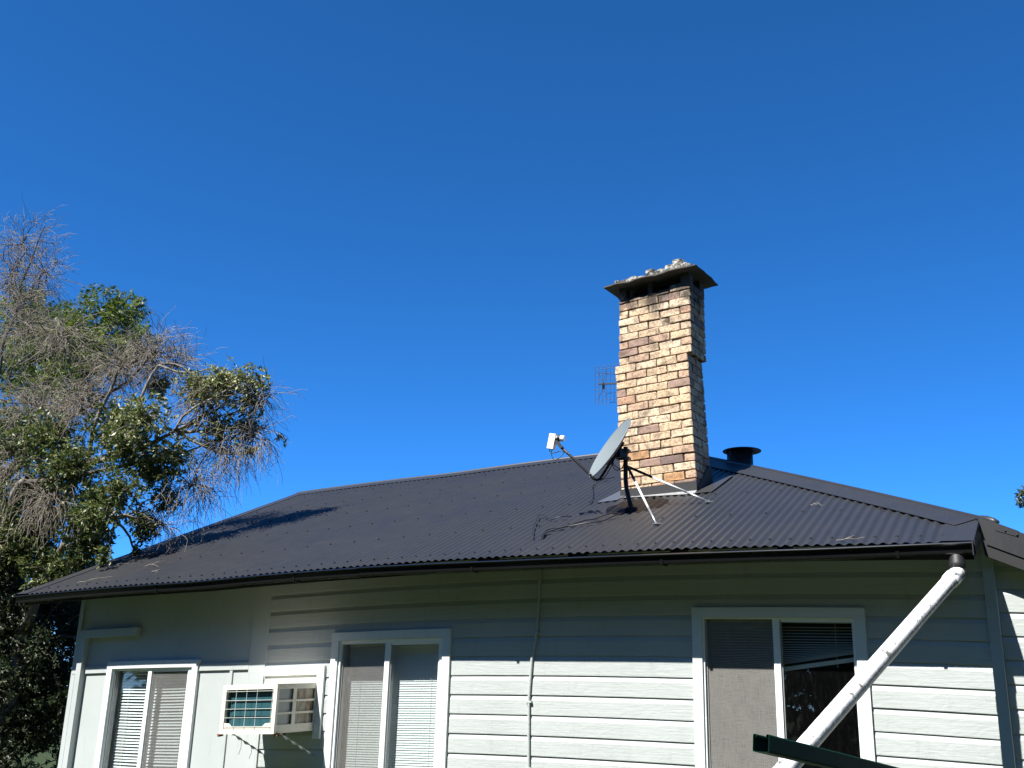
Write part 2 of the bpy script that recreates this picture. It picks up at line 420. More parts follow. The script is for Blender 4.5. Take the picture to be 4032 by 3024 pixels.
# weatherboards: flat face, bevelled top edge tucked under the lip of the board above
def board_prof(zk, out=0.0):
    return [(-.002, zk + .006), (-.023 - out, zk), (-.024 - out, zk + .004), (-.024 - out, zk + .124), (-.010 - out, zk + .171), (-.002, zk + .1755)]
def span_cut(a, b, zk):
    segs = [(a, b)]
    for w in WIN[1:]:
        if zk + .17 > w['zb'] - .02 and zk < w['zt'] + .02:
            t0, t1 = w['x0'] + .01, w['x1'] - .01
            if zk + .17 > w['zt'] and zk < w['zt']: pass
            segs = [s for q in segs for s in ((q[0], min(q[1], t0)), (max(q[0], t1), q[1])) if s[1] - s[0] > .02]
    return segs
for k in range(-1, 13):
    zk = .1187 - k * PITCH
    segs = span_cut(BX0, BX1, zk)
    # board above a window head: the strip over the head
    for w in WIN[1:]:
        if zk + .17 > w['zt'] - .001 and zk < w['zt']:
            segs.append((w['x0'] + .01, w['x1'] - .01, w['zt'] - .02))
    for sgm in segs:
        a, b = sgm[0], sgm[1]
        cuts = [a]
        if b - a > 3.2: cuts.append(a + (b - a) * random.uniform(.35, .65))
        cuts.append(b)
        for i in range(len(cuts) - 1):
            x0, x1 = cuts[i] + (.0006 if i else 0), cuts[i + 1] - (.0006 if i < len(cuts) - 2 else 0)
            n = max(1, int((x1 - x0) / .35)); o = random.uniform(-.0012, .0012); dz = random.uniform(-.0012, .0012)
            pr = board_prof(zk + dz, o)
            if len(sgm) == 3:
                zc = sgm[2]; pr = [(-.002, zc), (-.024 - o, zc), (-.024 - o, max(zc + .001, zk + .124)), (-.010 - o, zk + .171), (-.002, zk + .1755)]
            mb = MB(); mb.sweep([x0 + (x1 - x0) * j / n for j in range(n + 1)], pr)
            mb.build('weatherboard', PAINT, H, house=True)
# corner post between the two wall planes
mb = MB(); mb.box(BX1 + .001, 1.146, -.052, .055, ZB, .40); mb.build('corner_board', PAINT, H, house=True)

# lean-to wall on the right, set back a little
mb = MB(); mb.quadbox([(1.1465, .045, ZB), (3.11, .045, ZB), (3.11, .045, -.46), (1.1465, .045, .42)], None, (0, .075, 0)); mb.build('wall', PAINT, H, house=True)
for k in range(-2, 12):
    zk = -.0005 - k * .1690
    mb = MB(); n = 5; x0, x1 = 1.1475, min(3.1, 1.11 + (.492 - .03 - zk - .1755) / .45)
    if x1 < x0 + .05: continue
    mb.sweep([x0 + (x1 - x0) * j / n for j in range(n + 1)], [(y + .045, z) for y, z in board_prof(zk, random.uniform(-.001, .001))])
    mb.build('weatherboard', PAINT, H, house=True)

# flat sheeting on the left, with cover strips
mb = MB(); mb.box(XL, -5.495, -.012, -.0005, -.60, .44, .4); mb.build('wall_sheet', FIBRO, H, house=True)
for a, b in ((XL, -7.69), (-6.366, -5.93), (-5.928, -5.495)):
    mb = MB(); mb.box(a, b, -.012, -.0005, ZB, -.602, .4); mb.build('wall_sheet', FIBRO, H, house=True)
mb = MB(); mb.box(-7.69, -6.366, -.012, -.0005, ZB, WIN[0]['zb'], .4); mb.build('wall_sheet', FIBRO, H, house=True)
def strip(x0, x1, z0, z1, out=.032, y1=-.0125, name='cover_strip', mat=None):
    m_ = MB(); m_.box(x0, x1, -out, y1, z0, z1, .5); m_.build(name, mat or FIBRO, H, house=True)
strip(-6.36, -5.70, -.620, -.545); strip(XL + .001, -7.70, -.620, -.545)
strip(-5.700, -5.490, -.66, .44, .030); strip(-5.944, -5.908, ZB, -.6205, .028)
strip(-5.690, -5.495, -.90, -.6605, .030); strip(-5.512, -5.476, ZB, -.9005, .040)
strip(XL - .012, -8.209, ZB, .44, .028)

# ---------------- windows
SLAT_ME = {}
def slat_mesh(L, width, droop, key):
    if key in SLAT_ME: return SLAT_ME[key]
    n = 8; vs = []; fs = []
    for i in range(n + 1):
        t = i / n; x = (t - .5) * L; z = -droop * 4 * t * (1 - t)
        for (y, c) in ((-width / 2, 0), (0, .0022), (width / 2, 0)): vs.append((x, y, z + c))
        for (y, c) in ((width / 2, -.0008), (0, .0014), (-width / 2, -.0008)): vs.append((x, y, z + c))
    for i in range(n):
        for j in range(6):
            a = i * 6 + j; b = i * 6 + (j + 1) % 6; fs.append((a, b, b + 6, a + 6))
    fs.append((5, 4, 3, 2, 1, 0)); fs.append(tuple(n * 6 + j for j in range(6)))
    me = bpy.data.meshes.new('slat'); me.from_pydata(vs, [], fs); me.materials.append(SLAT)
    me.polygons.foreach_set('use_smooth', [False] * len(me.polygons)); me.update(); SLAT_ME[key] = me; return me

def window(w, idx):
    we = part_empty('window', H)
    x0, x1, zt, zb, gl, gr, gz, gb = (w[k] for k in ('x0', 'x1', 'zt', 'zb', 'gl', 'gr', 'gz', 'gb'))
    aw = .078
    def tp(name, x0, x1, y0, y1, z0, z1, mat):
        m_ = MB(); m_.box(x0, x1, y0, y1, z0, z1, .4); return m_.build(name, mat, we, house=True)
    yo = -.050
    # architrave: head and two legs, bead inside
    tp('architrave', x0, x0 + aw, yo, -.003, zb, zt - aw, TRIM); tp('architrave', x1 - aw, x1, yo, -.003, zb, zt - aw, TRIM)
    tp('architrave', x0, x1, yo - .001, -.003, zt - aw + .0005, zt, TRIM); tp('sill', x0 - .03, x1 + .03, -.085, .0, zb - .04, zb - .001, TRIM)
    # aluminium frame
    tp('frame', x0 + aw + .001, gl - .002, -.030, .06, gb, zt - aw - .001, ALU); tp('frame', gr + .002, x1 - aw - .001, -.030, .06, gb, zt - aw - .001, ALU)
    tp('frame', gl - .001, gr + .001, -.029, .06, gz, zt - aw - .002, ALU); tp('frame', gl - .001, gr + .001, -.029, .06, gb - .03, gb, ALU)
    ml, mr = w['ml'], w['mr']
    tp('mullion', ml, mr, -.026, .05, gb + .0005, gz - .0005, ALU); tp('mullion', mr + .001, mr + .012, -.008, .03, gb + .0005, gz - .0005, ALUD)
    tp('track', gl, gl + .012, -.006, .05, gb + .0005, gz - .0005, ALUD)
    tp('sash', mr + .0125, gr - .0005, -.020, .02, gz - .020, gz - .0005, ALU)
    tp('sash', gr - .018, gr - .0005, -.019, .02, gb + .001, gz - .0205, ALU)
    tp('pane', mr + .012, gr - .01, .006, .010, gb + .001, gz - .018, GLASS)
    tp('pane', gl + .012, ml + .001, .034, .038, gb + .001, gz - .001, GLASS)
    if w['kind'] == 'curved': tp('fly_screen', mr + .013, gr - .019, -.004, -.0025, gb + .001, gz - .021, SCREEN)
    else: tp('fly_screen', gl + .012, ml - .001, .004, .0055, gb + .001, gz - .001, SCREEN2 if w['kind'] == 'open' else SCREEN)
    xc = (gl + gr) / 2; Lb = gr - gl - .03; yb = .10
    slope = lambda x: -math.atan((float(sag(x + HX + .1)) - float(sag(x + HX - .1))) / .2)
    def slat(zl, zr, tilt, key, width, droop, yy=yb):
        me = slat_mesh(Lb, width, droop, key)
        a = math.atan2(zr - zl, Lb) + slope(xc)
        R = Matrix.Rotation(-a, 3, 'Y') @ Matrix.Rotation(tilt, 3, 'X')
        inst('slat', me, we, (xc + HX, yy, hz(xc, (zl + zr) / 2)), R)
    tp('head_rail', gl + .01, gr - .01, yb - .015, yb + .02, gz - .02, gz + .012, SLAT)
    if w['kind'] == 'closed':
        z = gz - .035; 
        while z > gb + .02:
            slat(z, z, math.radians(62 + random.uniform(-3, 3)), 'a', .026, .001); z -= .0222
    elif w['kind'] == 'curved':
        z = gz - .035; i = 0
        while z > gb + .02:
            slat(z + random.uniform(-.001, .001), z + random.uniform(-.001, .001), math.radians(48 + random.uniform(-6, 6)), 'b%d' % (i % 3), .030, (.010, .013, .008)[i % 3]); z -= .0315; i += 1
    else:
        N = 17
        for j in range(N):
            t = (j + 1) / N; zl = gz - .03 - .405 * t; zr = zl + .185 * max(0, (t - .25) / .75) ** 1.8
            slat(zl, zr, math.radians(18), 'c', .025, .0015)
        m_ = MB(); zl, zr = gz - .03 - .43, gz - .03 - .245
        m_.quadbox([(gl + .02, yb - .012, zl), (gr - .02, yb - .012, zr), (gr - .02, yb - .012, zr - .032), (gl + .02, yb - .012, zl - .032)], None, (0, .024, 0))
        m_.build('bottom_rail', SLAT, we, house=True)
        zl -= .0
    # ladder cords
    m_ = MB(); cb = gb + .02 if w['kind'] != 'open' else gz - .36
    for fx in (.14, .86):
        m_.box(gl + (gr - gl) * fx, gl + (gr - gl) * fx + .003, yb - .018, yb - .0165, cb, gz - .02)
    m_.build('ladder_cord', SLAT, we, house=True)
for i, w in enumerate(WIN): window(w, i)

# ---------------- cable conduit and trunking on the wall
mb = MB(); mb.tube([(x, -.037, z) for x, z in ((-2.452, .30), (-2.455, .198), (-2.466, -.05), (-2.483, -.356), (-2.524, -.586), (-2.545, -.918), (-2.540, -1.25), (-2.532, -1.60), (-2.53, -2.1))], .0125, 10)
c_ = mb.build('conduit', PAINT, H, house=True, smooth=True)
for z, x in ((-.36, -2.483), (-.95, -2.545), (-1.5, -2.534)):
    mb = MB(); mb.box(x - .028, x + .028, -.050, -.024, z - .008, z + .008); mb.build('saddle_clip', PAINT, c_, house=True)
mb = MB()
mb.box(-8.135, -8.060, -.085, -.0125, -2.1, -.2285); mb.box(-8.135, -7.292, -.088, -.0125, -.228, -.142, .3)
tr_ = mb.build('cable_trunking', FIBRO, H, house=True)
mb = MB(); mb.box(-7.37, -7.285, -.0915, -.013, -.232, -.138); mb.build('end_cap', FIBRO, tr_, house=True)

# ---------------- roof
CP = 0.0762
def ymax(x):
    return min(YR - .02, YR - (x - HXR) - .01)
rf = part_empty('roof', H)
xs_all = np.arange(RX0 + CP, RX1 - .11, CP / 8)
n_sheet = int(math.ceil((xs_all[-1] - xs_all[0]) / (CP * 10)))
for sI in range(n_sheet):
    a = xs_all[0] + sI * CP * 10; b = a + CP * 10 + 1e-4
    cols = np.arange(a, min(b, xs_all[-1]) + 1e-6, CP / 8)
    if len(cols) < 3: continue
    R_ = 9; vs = []; fs = []
    for x in cols:
        ym = ymax(x); ym = max(ym, YE + .004)
        if abs(x - (-1.46)) < .30 and False: pass
        h = .008 * math.cos(2 * math.pi * (x - RX0) / CP) 
        for r in range(R_):
            y = YE + (ym - YE) * r / (R_ - 1); z = zroof(y)
            wob = .0012 * math.sin(x * 3.1 + y * 2.3)
            vs.append((x, y - h * GR * .87 * .5, z + h * .97 + wob))
    m_ = MB()
    for i in range(len(cols) - 1):
        for r in range(R_ - 1):
            q = i * R_ + r; fs.append((q, q + R_, q + R_ + 1, q + 1))
    m_.add(vs, fs); ob = m_.build('roof_sheet', ROOF, rf, house=True, smooth=True)
    md = ob.ob.modifiers.new('thickness', 'SOLIDIFY'); md.thickness = .0012; md.offset = -1; md.use_rim = False
# other three slopes, closed underside
mb = MB()
YB = 2 * YR - YE
def gridquad(m_, p00, p10, p11, p01, n=10):
    vs = []; fs = []
    for i in range(n + 1):
        t = i / n
        a = Vector(p00).lerp(Vector(p10), t); b = Vector(p01).lerp(Vector(p11), t); vs += [a, b]
    for i in range(n): fs.append((2 * i, 2 * i + 2, 2 * i + 3, 2 * i + 1))
    m_.add(vs, fs)
gridquad(mb, (RX0, YB, ZE), (HXR + YB - YR, YB, ZE), (HXR, YR, ZR - .004), (RX0, YR, ZR - .004), 24)
mb.build('rear_slope', ROOF, rf, house=True)
zs_r = lambda x: ZR - (x - HXR) * GR - .004
m_ = MB(); nn = 14; vs = []; fs = []
xsr = [HXR + (3.30 - HXR) * i / nn for i in range(nn + 1)]
for x in xsr:
    yh = max(YR - (x - HXR), -.125)
    vs += [(x, yh, zs_r(x)), (x, min(YR + (x - HXR), YB), zs_r(x))]
for i in range(nn): fs.append((2 * i, 2 * i + 2, 2 * i + 3, 2 * i + 1))
m_.add(vs, fs); m_.build('side_slope', ROOF, rf, house=True)
# underlay so no light leaks
m_ = MB(); vs = []; fs = []
xsu = np.linspace(RX0 + .08, RX1 - .02, 40)
for x in xsu:
    ym = max(ymax(x), YE + .02); vs += [(x, YE + .03, zroof(YE + .03) - .022), (x, ym, zroof(ym) - .022)]
for i in range(len(xsu) - 1): fs.append((2 * i, 2 * i + 2, 2 * i + 3, 2 * i + 1))
m_.add(vs, fs); m_.build('underlay', DARKWOOD, rf, house=True)

# ridge and hip capping: two wings and a roll
def capping(name, p0, p1, wa, wb, n=12, roll=.018, lift=.016):
    """wa, wb: wing vectors down the two slopes"""
    m_ = MB(); vs = []; fs = []
    wa = Vector(wa); wb = Vector(wb)
    rollpts = [(-1.0, .0), (-.8, .7), (0, 1.1), (.8, .7), (1.0, .0)]
    sd = (wb - wa); sd.z = 0; sd.normalize()
    for i in range(n + 1):
        c = Vector(p0).lerp(Vector(p1), i / n) + Vector((0, 0, lift))
        row = [c + wa + Vector((0, 0, -.004)), c + wa]
        row += [c + sd * (a * roll) + Vector((0, 0, b * roll)) for a, b in rollpts]
        row += [c + wb, c + wb + Vector((0, 0, -.004))]
        vs += row
    k = 9
    for i in range(n):
        for j in range(k - 1): fs.append((i * k + j, (i + 1) * k + j, (i + 1) * k + j + 1, i * k + j + 1))
    m_.add(vs, fs); ob = m_.build(name, ROOF, rf, house=True)
    md = ob.ob.modifiers.new('thickness', 'SOLIDIFY'); md.thickness = .0012; return ob
wl_ = .20
capping('ridge_capping', (RX0 - .02, YR, ZR), (HXR + .05, YR, ZR), (0, -wl_ * .87, -wl_ * .87 * GR), (0, wl_ * .87, -wl_ * .87 * GR), 20)
# left verge: folded barge flashing over a timber barge board
mb = MB(); vs = []; fs = []; n = 16
for i in range(n + 1):
    y = YE - .02 + (YR - YE + .02) * i / n; z = zroof(y)
    vs += [(RX0 + .16, y, z + .013), (RX0 + .02, y, z + .016), (RX0 - .012, y, z + .020), (RX0 - .014, y, z - .10)]
for i in range(n):
    for j in range(3): fs.append((i * 4 + j, i * 4 + 4 + j, i * 4 + 5 + j, i * 4 + 1 + j))
mb.add(vs, fs); mb.build('verge_capping', ROOF, rf, house=True)
mb = MB(); mb.quadbox([(RX0, YE + .02, zroof(YE) - .12), (RX0, YR, ZR - .14), (RX0, YR, ZR - .01), (RX0, YE + .02, zroof(YE) - .01)], None, (.022, 0, 0)); mb.build('barge_board', BLACK, rf, house=True)
# right hip, wide and in full sun
hx = lambda y: HXR + (YR - y)
HY1 = .02
wA = (-.155, -.155, -.155 * GR); wB = (.13, .13, -.13 * GR)
capping('hip_capping', (hx(YR + .02), YR + .02, zroof(YR + .02) - .002), (hx(HY1), HY1, zroof(HY1)), wA, wB, 14, .022, .020)
# flat end flashing at the right verge and its upstand
mb = MB()
mb.add([(.86, YE - .005, zroof(YE) + .012), (1.072, YE - .005, zroof(YE) + .014), (1.078, .02, zroof(.02) + .020), (.90, .0, zroof(.0) + .012), (.86, -.02, zroof(-.02) + .011)], [(0, 1, 2, 3, 4)])
e_ = mb.build('verge_flashing', ROOF, rf, house=True)
mb = MB(); mb.quadbox([(1.074, YE - .03, zroof(YE) + .020), (1.080, .03, zroof(.03) + .03), (1.080, .03, zroof(.03) - .13), (1.075, YE - .03, zroof(YE) - .09)], None, (.006, -.002, 0))
mb.build('verge_flashing', BLACK, rf, house=True)

# roof screws in rows
mb = MB()
for row, (y, st) in enumerate(((-.36, 2), (.42, 4), (1.22, 4), (2.02, 4), (2.82, 4), (3.55, 4))):
    for c in range(int((RX1 - RX0) / CP)):
        if (c + row) % st: continue
        x = RX0 + c * CP
        if x < RX0 + .2 or y > ymax(x) - .06: continue
        z = zroof(y) + .010
        mb.lathe([(.0001, .010), (.006, .009), (.0062, .003), (.012, .002), (.012, -.004)], (x, y, z), 6)
ob = mb.build('roof_screws', BLACK, rf, house=True); ob['kind'] = 'stuff'

# gutter
def gdz(x): return np.interp(x, [-8.8, -5.3, -4.0, -2.5, -1.0, .1, .7, 1.0], [-.070, -.066, -.074, -.096, -.096, -.086, -.066, -.054])
def gshift(m_):
    m_.v = [(p[0], p[1], p[2] + float(gdz(p[0]))) for p in m_.v]; return m_
def gutter_piece(x0, x1, dz, name='gutter'):
    n = max(1, int((x1 - x0) / .35)); X = [x0 + (x1 - x0) * i / n for i in range(n + 1)]
    t = .002
    inner = [(-.455, .300), (-.455, .236), (-.557, .236), (-.567, .296)]
    outer = [(-.580, .301), (-.583, .307), (-.578, .312), (-.569, .309), (-.570, .302), (-.560, .232), (-.551, .226), (-.452, .226), (-.452, .300)]
    m_ = MB(); m_.sweep(X, [(y, z + dz) for y, z in inner + [(-.5695, .300)] + outer[0:3][::1] + []] if False else [(y, z + dz) for y, z in [(-.455, .300), (-.455, .243), (-.549, .243), (-.556, .300), (-.566, .310), (-.577, .313), (-.586, .309), (-.588, .302), (-.583, .296), (-.574, .294), (-.562, .290), (-.556, .241), (-.550, .234), (-.452, .234), (-.452, .300)]])
    return gshift(m_).build(name, GUTTER, H, house=True)
gt1 = gutter_piece(RX0 + .05, -4.03, -.004); gt2 = gutter_piece(-4.032, 1.066, 0.0)
mb = MB(); mb.box(1.0665, 1.073, -.590, -.448, .218, .318); gshift(mb).build('stop_end', BLACK, gt2, house=True)
for x in (-6.547, -4.774, -2.845, -1.146, .585):
    mb = MB(); dz = -.008 if x < -4 else 0
    mb.quadbox([(x - .012, -.566, .288 + dz), (x + .012, -.566, .288 + dz), (x + .012, -.561, .230 + dz), (x - .012, -.561, .230 + dz)], None, (0, .003, 0))
    mb.box(x - .012, x + .012, -.560, -.45, .227 + dz, .2325 + dz); gshift(mb).build('gutter_bracket', GUTTER, gt1 if x < -4.1 else gt2, house=True)
mb = MB(); mb.box(RX0 + .02, 1.06, -.448, -.428, .150, .245, .4); mb.build('fascia', BLACK, H, house=True)
for x in (-8.2, -7.393, -6.593, -5.708, -4.808, -3.831, -2.868, -2.005, -1.12, -.28, .565):
    mb = MB(); y0, y1 = -.425, .10
    pr = [(y0, zroof(y0) - .135), (y0, zroof(y0) - .025), (y1, zroof(y1) - .025), (y1, zroof(y1) - .135)]
    mb.sweep([x, x + .042], pr); mb.build('rafter_tail', DARKWOOD, H, house=True)

# barge of the lean-to, falling to the right
mb = MB()
def zb(x, d): return .492 - (x - 1.11) * .45 + d
mb.quadbox([(1.085, -.150, zb(1.085, 0)), (3.32, -.150, zb(3.32, 0)), (3.32, -.150, zb(3.32, -.150)), (1.125, -.150, zb(1.125, -.185))], None, (0, .004, 0))
mb.quadbox([(1.085, -.150, zb(1.085, .001)), (3.32, -.150, zb(3.32, .001)), (3.32, -.02, zb(3.32, .012)), (1.085, -.02, zb(1.085, .012))], None, (0, 0, .003))
bg_ = mb.build('barge_flashing', ROOF, H, house=True)
mb = MB(); mb.quadbox([(1.095, -.140, zb(1.095, -.16)), (3.32, -.140, zb(3.32, -.150)), (3.32, -.140, zb(3.32, -.235)), (1.108, -.140, zb(1.108, -.275))], None, (0, .03, 0))
mb.build('barge_board', BLACK, H, house=True)
mb = MB(); mb.quadbox([(1.15, -.108, zb(1.15, -.23)), (3.32, -.108, zb(3.32, -.215)), (3.32, .044, zb(3.32, -.215)), (1.15, .044, zb(1.15, -.23))], None, (0, 0, -.012))
mb.build('soffit', PAINT, H, house=True)
# overlapping folded ends of the capping where hip meets barge
mb = MB(); mb.tube([(1.07, .01, .505), (1.10, -.03, .508), (1.14, -.07, .497), (1.18, -.10, .478), (1.21, -.115, .462)], [.024, .027, .028, .026, .018], 12)
mb.build('capping_end', ROOF, bg_, house=True, smooth=True)
mb = MB(); mb.quadbox([(1.17, -.1535, zb(1.17, .006)), (1.34, -.1535, zb(1.34, .006)), (1.33, -.1535, zb(1.33, -.04)), (1.19, -.1535, zb(1.19, -.055))], None, (0, .12, .003))
mb.build('lap_flashing', ROOF, bg_, house=True)
mb = MB()
for x in (1.255, 1.325, 1.62): mb.lathe([(.0001, .006), (.006, .005), (.007, 0)], (x, -.157, zb(x, -.03 if x < 1.5 else -.08)), 6)
mb.build('barge_screws', BLACK, bg_, house=True)['kind'] = 'stuff'

# ---------------- chimney
TH, PH = math.radians(3.5), math.radians(2.2)
EX = Vector((math.cos(TH) * math.cos(PH), -math.sin(TH) * math.cos(PH), math.sin(PH)))
EY = Vector((math.sin(TH), math.cos(TH), 0)); EZ = EX.cross(EY).normalized()
CO = Vector((-3.207, 1.379, 3.779))
CW, CD, CH = .81, .40, .0863
RM = Matrix((EX, EY, EZ)).transposed()
def cdx(c): return c * -.0008 if c < 15 else .035 + (c - 15) * .0033
def cpt(u, v, w, dx=0): return CO + EX * (u + dx - CW) + EY * v + EZ * w      # u from the left corner
ch = part_empty('chimney', H)
mb = MB()
for c in range(-5, 24):
    d = cdx(c); z0, z1 = c * CH, (c + 1) * CH; i_ = .013
    A = [cpt(i_, i_, z0, d), cpt(CW - i_, i_, z0, d), cpt(CW - i_, CD - i_, z0, d), cpt(i_, CD - i_, z0, d)]
    mb.quadbox(A, None, EZ * (CH if c < 23 else CH * .6))
mb.build('mortar_core', MORTAR, ch)
BR = {}
def brick_mesh(w, d, h, var):
    key = (round(w, 3), round(d, 3), round(h, 3), var)
    if key in BR: return BR[key]
    rg = np.random.default_rng(abs(hash(key)) % 99991 if False else int(w * 1000) * 31 + int(d * 1000) * 7 + var * 1013 + int(h * 1000))
    b = .006; vs = []; fs = []
    # chamfered box: 24 verts
    sg = [(sx, sy, sz) for sx in (-1, 1) for sy in (-1, 1) for sz in (-1, 1)]
    hx_, hy_, hz_ = w / 2, d / 2, h / 2
    idx = {}
    for s_ in sg:
        for ax in range(3):
            p = [s_[0] * (hx_ - b), s_[1] * (hy_ - b), s_[2] * (hz_ - b)]; p[ax] += s_[ax] * b
            p = np.array(p) + rg.normal(0, .0030, 3); idx[(s_, ax)] = len(vs); vs.append(tuple(p))
    V = lambda s_, ax: idx[(s_, ax)]
    for ax in range(3):
        o1, o2 = [a for a in range(3) if a != ax]
        for s in (-1, 1):
            ring = []
            for (a, b2) in ((-1, -1), (1, -1), (1, 1), (-1, 1)):
                q = [0, 0, 0]; q[ax] = s; q[o1] = a; q[o2] = b2; ring.append(V(tuple(q), ax))
            fs.append(tuple(ring if (s > 0) == (ax != 1) else reversed(ring)))
    for ax in range(3):      # edges along ax
        o1, o2 = [a for a in range(3) if a != ax]
        for a in (-1, 1):
            for b2 in (-1, 1):
                q0 = [0, 0, 0]; q0[ax] = -1; q0[o1] = a; q0[o2] = b2; q1 = list(q0); q1[ax] = 1
                q0, q1 = tuple(q0), tuple(q1)
                f = (V(q0, o1), V(q1, o1), V(q1, o2), V(q0, o2)); fs.append(f)
    for s_ in sg: fs.append((V(s_, 0), V(s_, 1), V(s_, 2)))
    me = bpy.data.meshes.new('brick'); me.from_pydata(vs, [], fs); me.materials.append(BRICK)
    me.validate(); me.update()
    import bmesh
    bm = bmesh.new(); bm.from_mesh(me); bmesh.ops.recalc_face_normals(bm, faces=bm.faces); bm.to_mesh(me); bm.free()
    BR[key] = me; return me
def brick(u0, u1, v0, v1, c, dx, frac=1.0):
    w, d = u1 - u0, v1 - v0; h = CH * frac - .010 + random.uniform(-.002, .002)
    jit = random.gauss(0, .0035)
    me = brick_mesh(round(w / .005) * .005, round(d / .005) * .005, round(h / .004) * .004, random.randrange(4))
    p = cpt((u0 + u1) / 2, (v0 + v1) / 2 + (jit if v0 < .01 else 0), c * CH + h / 2 + .001, dx)
    R = RM @ Matrix.Rotation(random.gauss(0, .010), 3, 'Y') @ Matrix.Rotation(random.gauss(0, .010), 3, 'Z')
    inst('brick', me, ch, p, R)
J = .010
for c in range(-1, 24):
    dx = cdx(c); top = c == 23
    if c % 2 == 0:
        ws = [.110, .226, .226]; cd = .222
    else:
        ws = [.226, .226, .226]; cd = .110
    x = CW; edges = []
    sh = random.uniform(-.012, .012)
    for i, w in enumerate(ws):
        if i == 1: w += sh
        edges.append((x - w, x)); x -= w + J
    edges.append((0, x))
    edges = [e for e in edges if e[1] - e[0] > .03]
    for i, (a, b) in enumerate(edges):
        d = .105
        if i == 0: d = cd
        if i == len(edges) - 1: d = .222 if (b - a) < .16 else .105
        fr = 1.0
        if top: fr = (.98, .55, .5, .42)[min(i, 3)]
        brick(a, b, 0, d, c, dx, fr)
        if i == len(edges) - 1: dl = d
    # right side
    if c % 2 == 0: brick(CW - .105, CW, cd + J, CD, c, dx)
    else:
        brick(CW - .105, CW, cd + J, cd + J + .222, c, dx); brick(CW - .105, CW, cd + 2 * J + .222, CD + .004, c, dx)
    # left side and back
    brick(0, .105, dl + J, CD, c, dx)
    m_ = .115 + (CW - .23 - J) / 2
    brick(.115, m_, CD - .105, CD, c, dx); brick(m_ + J, CW - .115, CD - .105, CD, c, dx)
# piers under the cap slab
d = cdx(24)
for (u0, u1, v0, v1, fr) in ((0, .085, 0, .11, 1.9), (.33, .38, .02, .12, 1.9), (CW - .10, CW, .0, .11, 1.75), (CW - .105, CW, CD - .11, CD, 1.75), (0, .1, CD - .11, CD, 1.9)):
    h = CH * fr * .95
    me = brick_mesh(round((u1 - u0) / .005) * .005, round((v1 - v0) / .005) * .005, h, 1)
    inst('brick', me, ch, cpt((u0 + u1) / 2, (v0 + v1) / 2, 23.45 * CH + h / 2, d), RM)
# black block standing in for the dark void under the cap slab
mb = MB(); A = [cpt(.1, .15, 23.2 * CH, d), cpt(CW - .1, .15, 23.2 * CH, d), cpt(CW - .1, CD - .12, 23.2 * CH, d), cpt(.1, CD - .12, 23.2 * CH, d)]
mb.quadbox(A, None, EZ * .14); mb.build('dark_void_block', BLACK, ch)
# cap slab: ragged thin sheet
mb = MB(); nA, nB = 14, 6; vs = []; fs = []
CB = 25.15 * CH
def slab(i, j, t):
    u = -.125 + (CW + .25) * i / nA; v = -.115 + (CD + .235) * j / nB
    if i in (0, nA): u += random.uniform(-.012, .012)
    if j in (0, nB): v += random.uniform(-.010, .010)
    return u, v
pts = {(i, j): slab(i, j, 0) for i in range(nA + 1) for j in range(nB + 1)}
for t in (0, .013):
    for i in range(nA + 1):
        for j in range(nB + 1):
            u, v = pts[(i, j)]; wv = .004 * math.sin(i * 1.3 + j) - .010 * (1 - i / nA) + random.uniform(-.003, .003)
            vs.append(cpt(u, v, CB + t + wv, d))
k = (nA + 1) * (nB + 1); ID = lambda i, j, t: t * k + i * (nB + 1) + j
for i in range(nA):
    for j in range(nB):
        fs.append((ID(i, j, 1), ID(i + 1, j, 1), ID(i + 1, j + 1, 1), ID(i, j + 1, 1))); fs.append((ID(i, j, 0), ID(i, j + 1, 0), ID(i + 1, j + 1, 0), ID(i + 1, j, 0)))
for i in range(nA):
    fs.append((ID(i, 0, 0), ID(i + 1, 0, 0), ID(i + 1, 0, 1), ID(i, 0, 1))); fs.append((ID(i, nB, 0), ID(i, nB, 1), ID(i + 1, nB, 1), ID(i + 1, nB, 0)))
for j in range(nB):
    fs.append((ID(0, j, 0), ID(0, j, 1), ID(0, j + 1, 1), ID(0, j + 1, 0))); fs.append((ID(nA, j, 0), ID(nA, j + 1, 0), ID(nA, j + 1, 1), ID(nA, j, 1)))
mb.add(vs, fs); mb.build('cap_slab', SLATE, ch)
# mortared rubble on the slab
import bmesh
def rock(u, v, w, sx, sy, sz, sd):
    rg = np.random.default_rng(sd); bm = bmesh.new(); bmesh.ops.create_icosphere(bm, subdivisions=2, radius=1)
    for q in bm.verts:
        co = np.array(q.co); co = np.sign(co) * np.abs(co) ** .55; co *= 1 + rg.normal(0, .07)
        q.co = Vector((co[0] * sx, co[1] * sy, co[2] * sz))
    me = bpy.data.meshes.new('rubble_stone'); bm.to_mesh(me); bm.free(); me.materials.append(RUBBLE)
    inst('rubble_stone', me, ch, cpt(u, v, w, d), RM @ Matrix.Rotation(rg.uniform(-.2, .2), 3, 'Z'))
sd = 1
for i in range(9):
    u = .02 + .085 * i; rock(u, .0 + random.uniform(-.02, .02), CB + .035, random.uniform(.04, .062), .055, random.uniform(.026, .042), sd); sd += 1
for u, v, w, a, b, c_z in ((.36, .06, .105, .055, .05, .045), (.47, .08, .090, .06, .05, .04), (.58, .08, .105, .065, .06, .05), (.66, .10, .150, .065, .06, .055), (.74, .10, .090, .06, .06, .05),
                         (.55, .22, .10, .08, .06, .04), (.30, .22, .05, .10, .07, .028), (.12, .20, .045, .09, .07, .026), (.70, .28, .07, .08, .07, .04)):
    rock(u, v, CB + w, a, b, c_z, sd); sd += 1
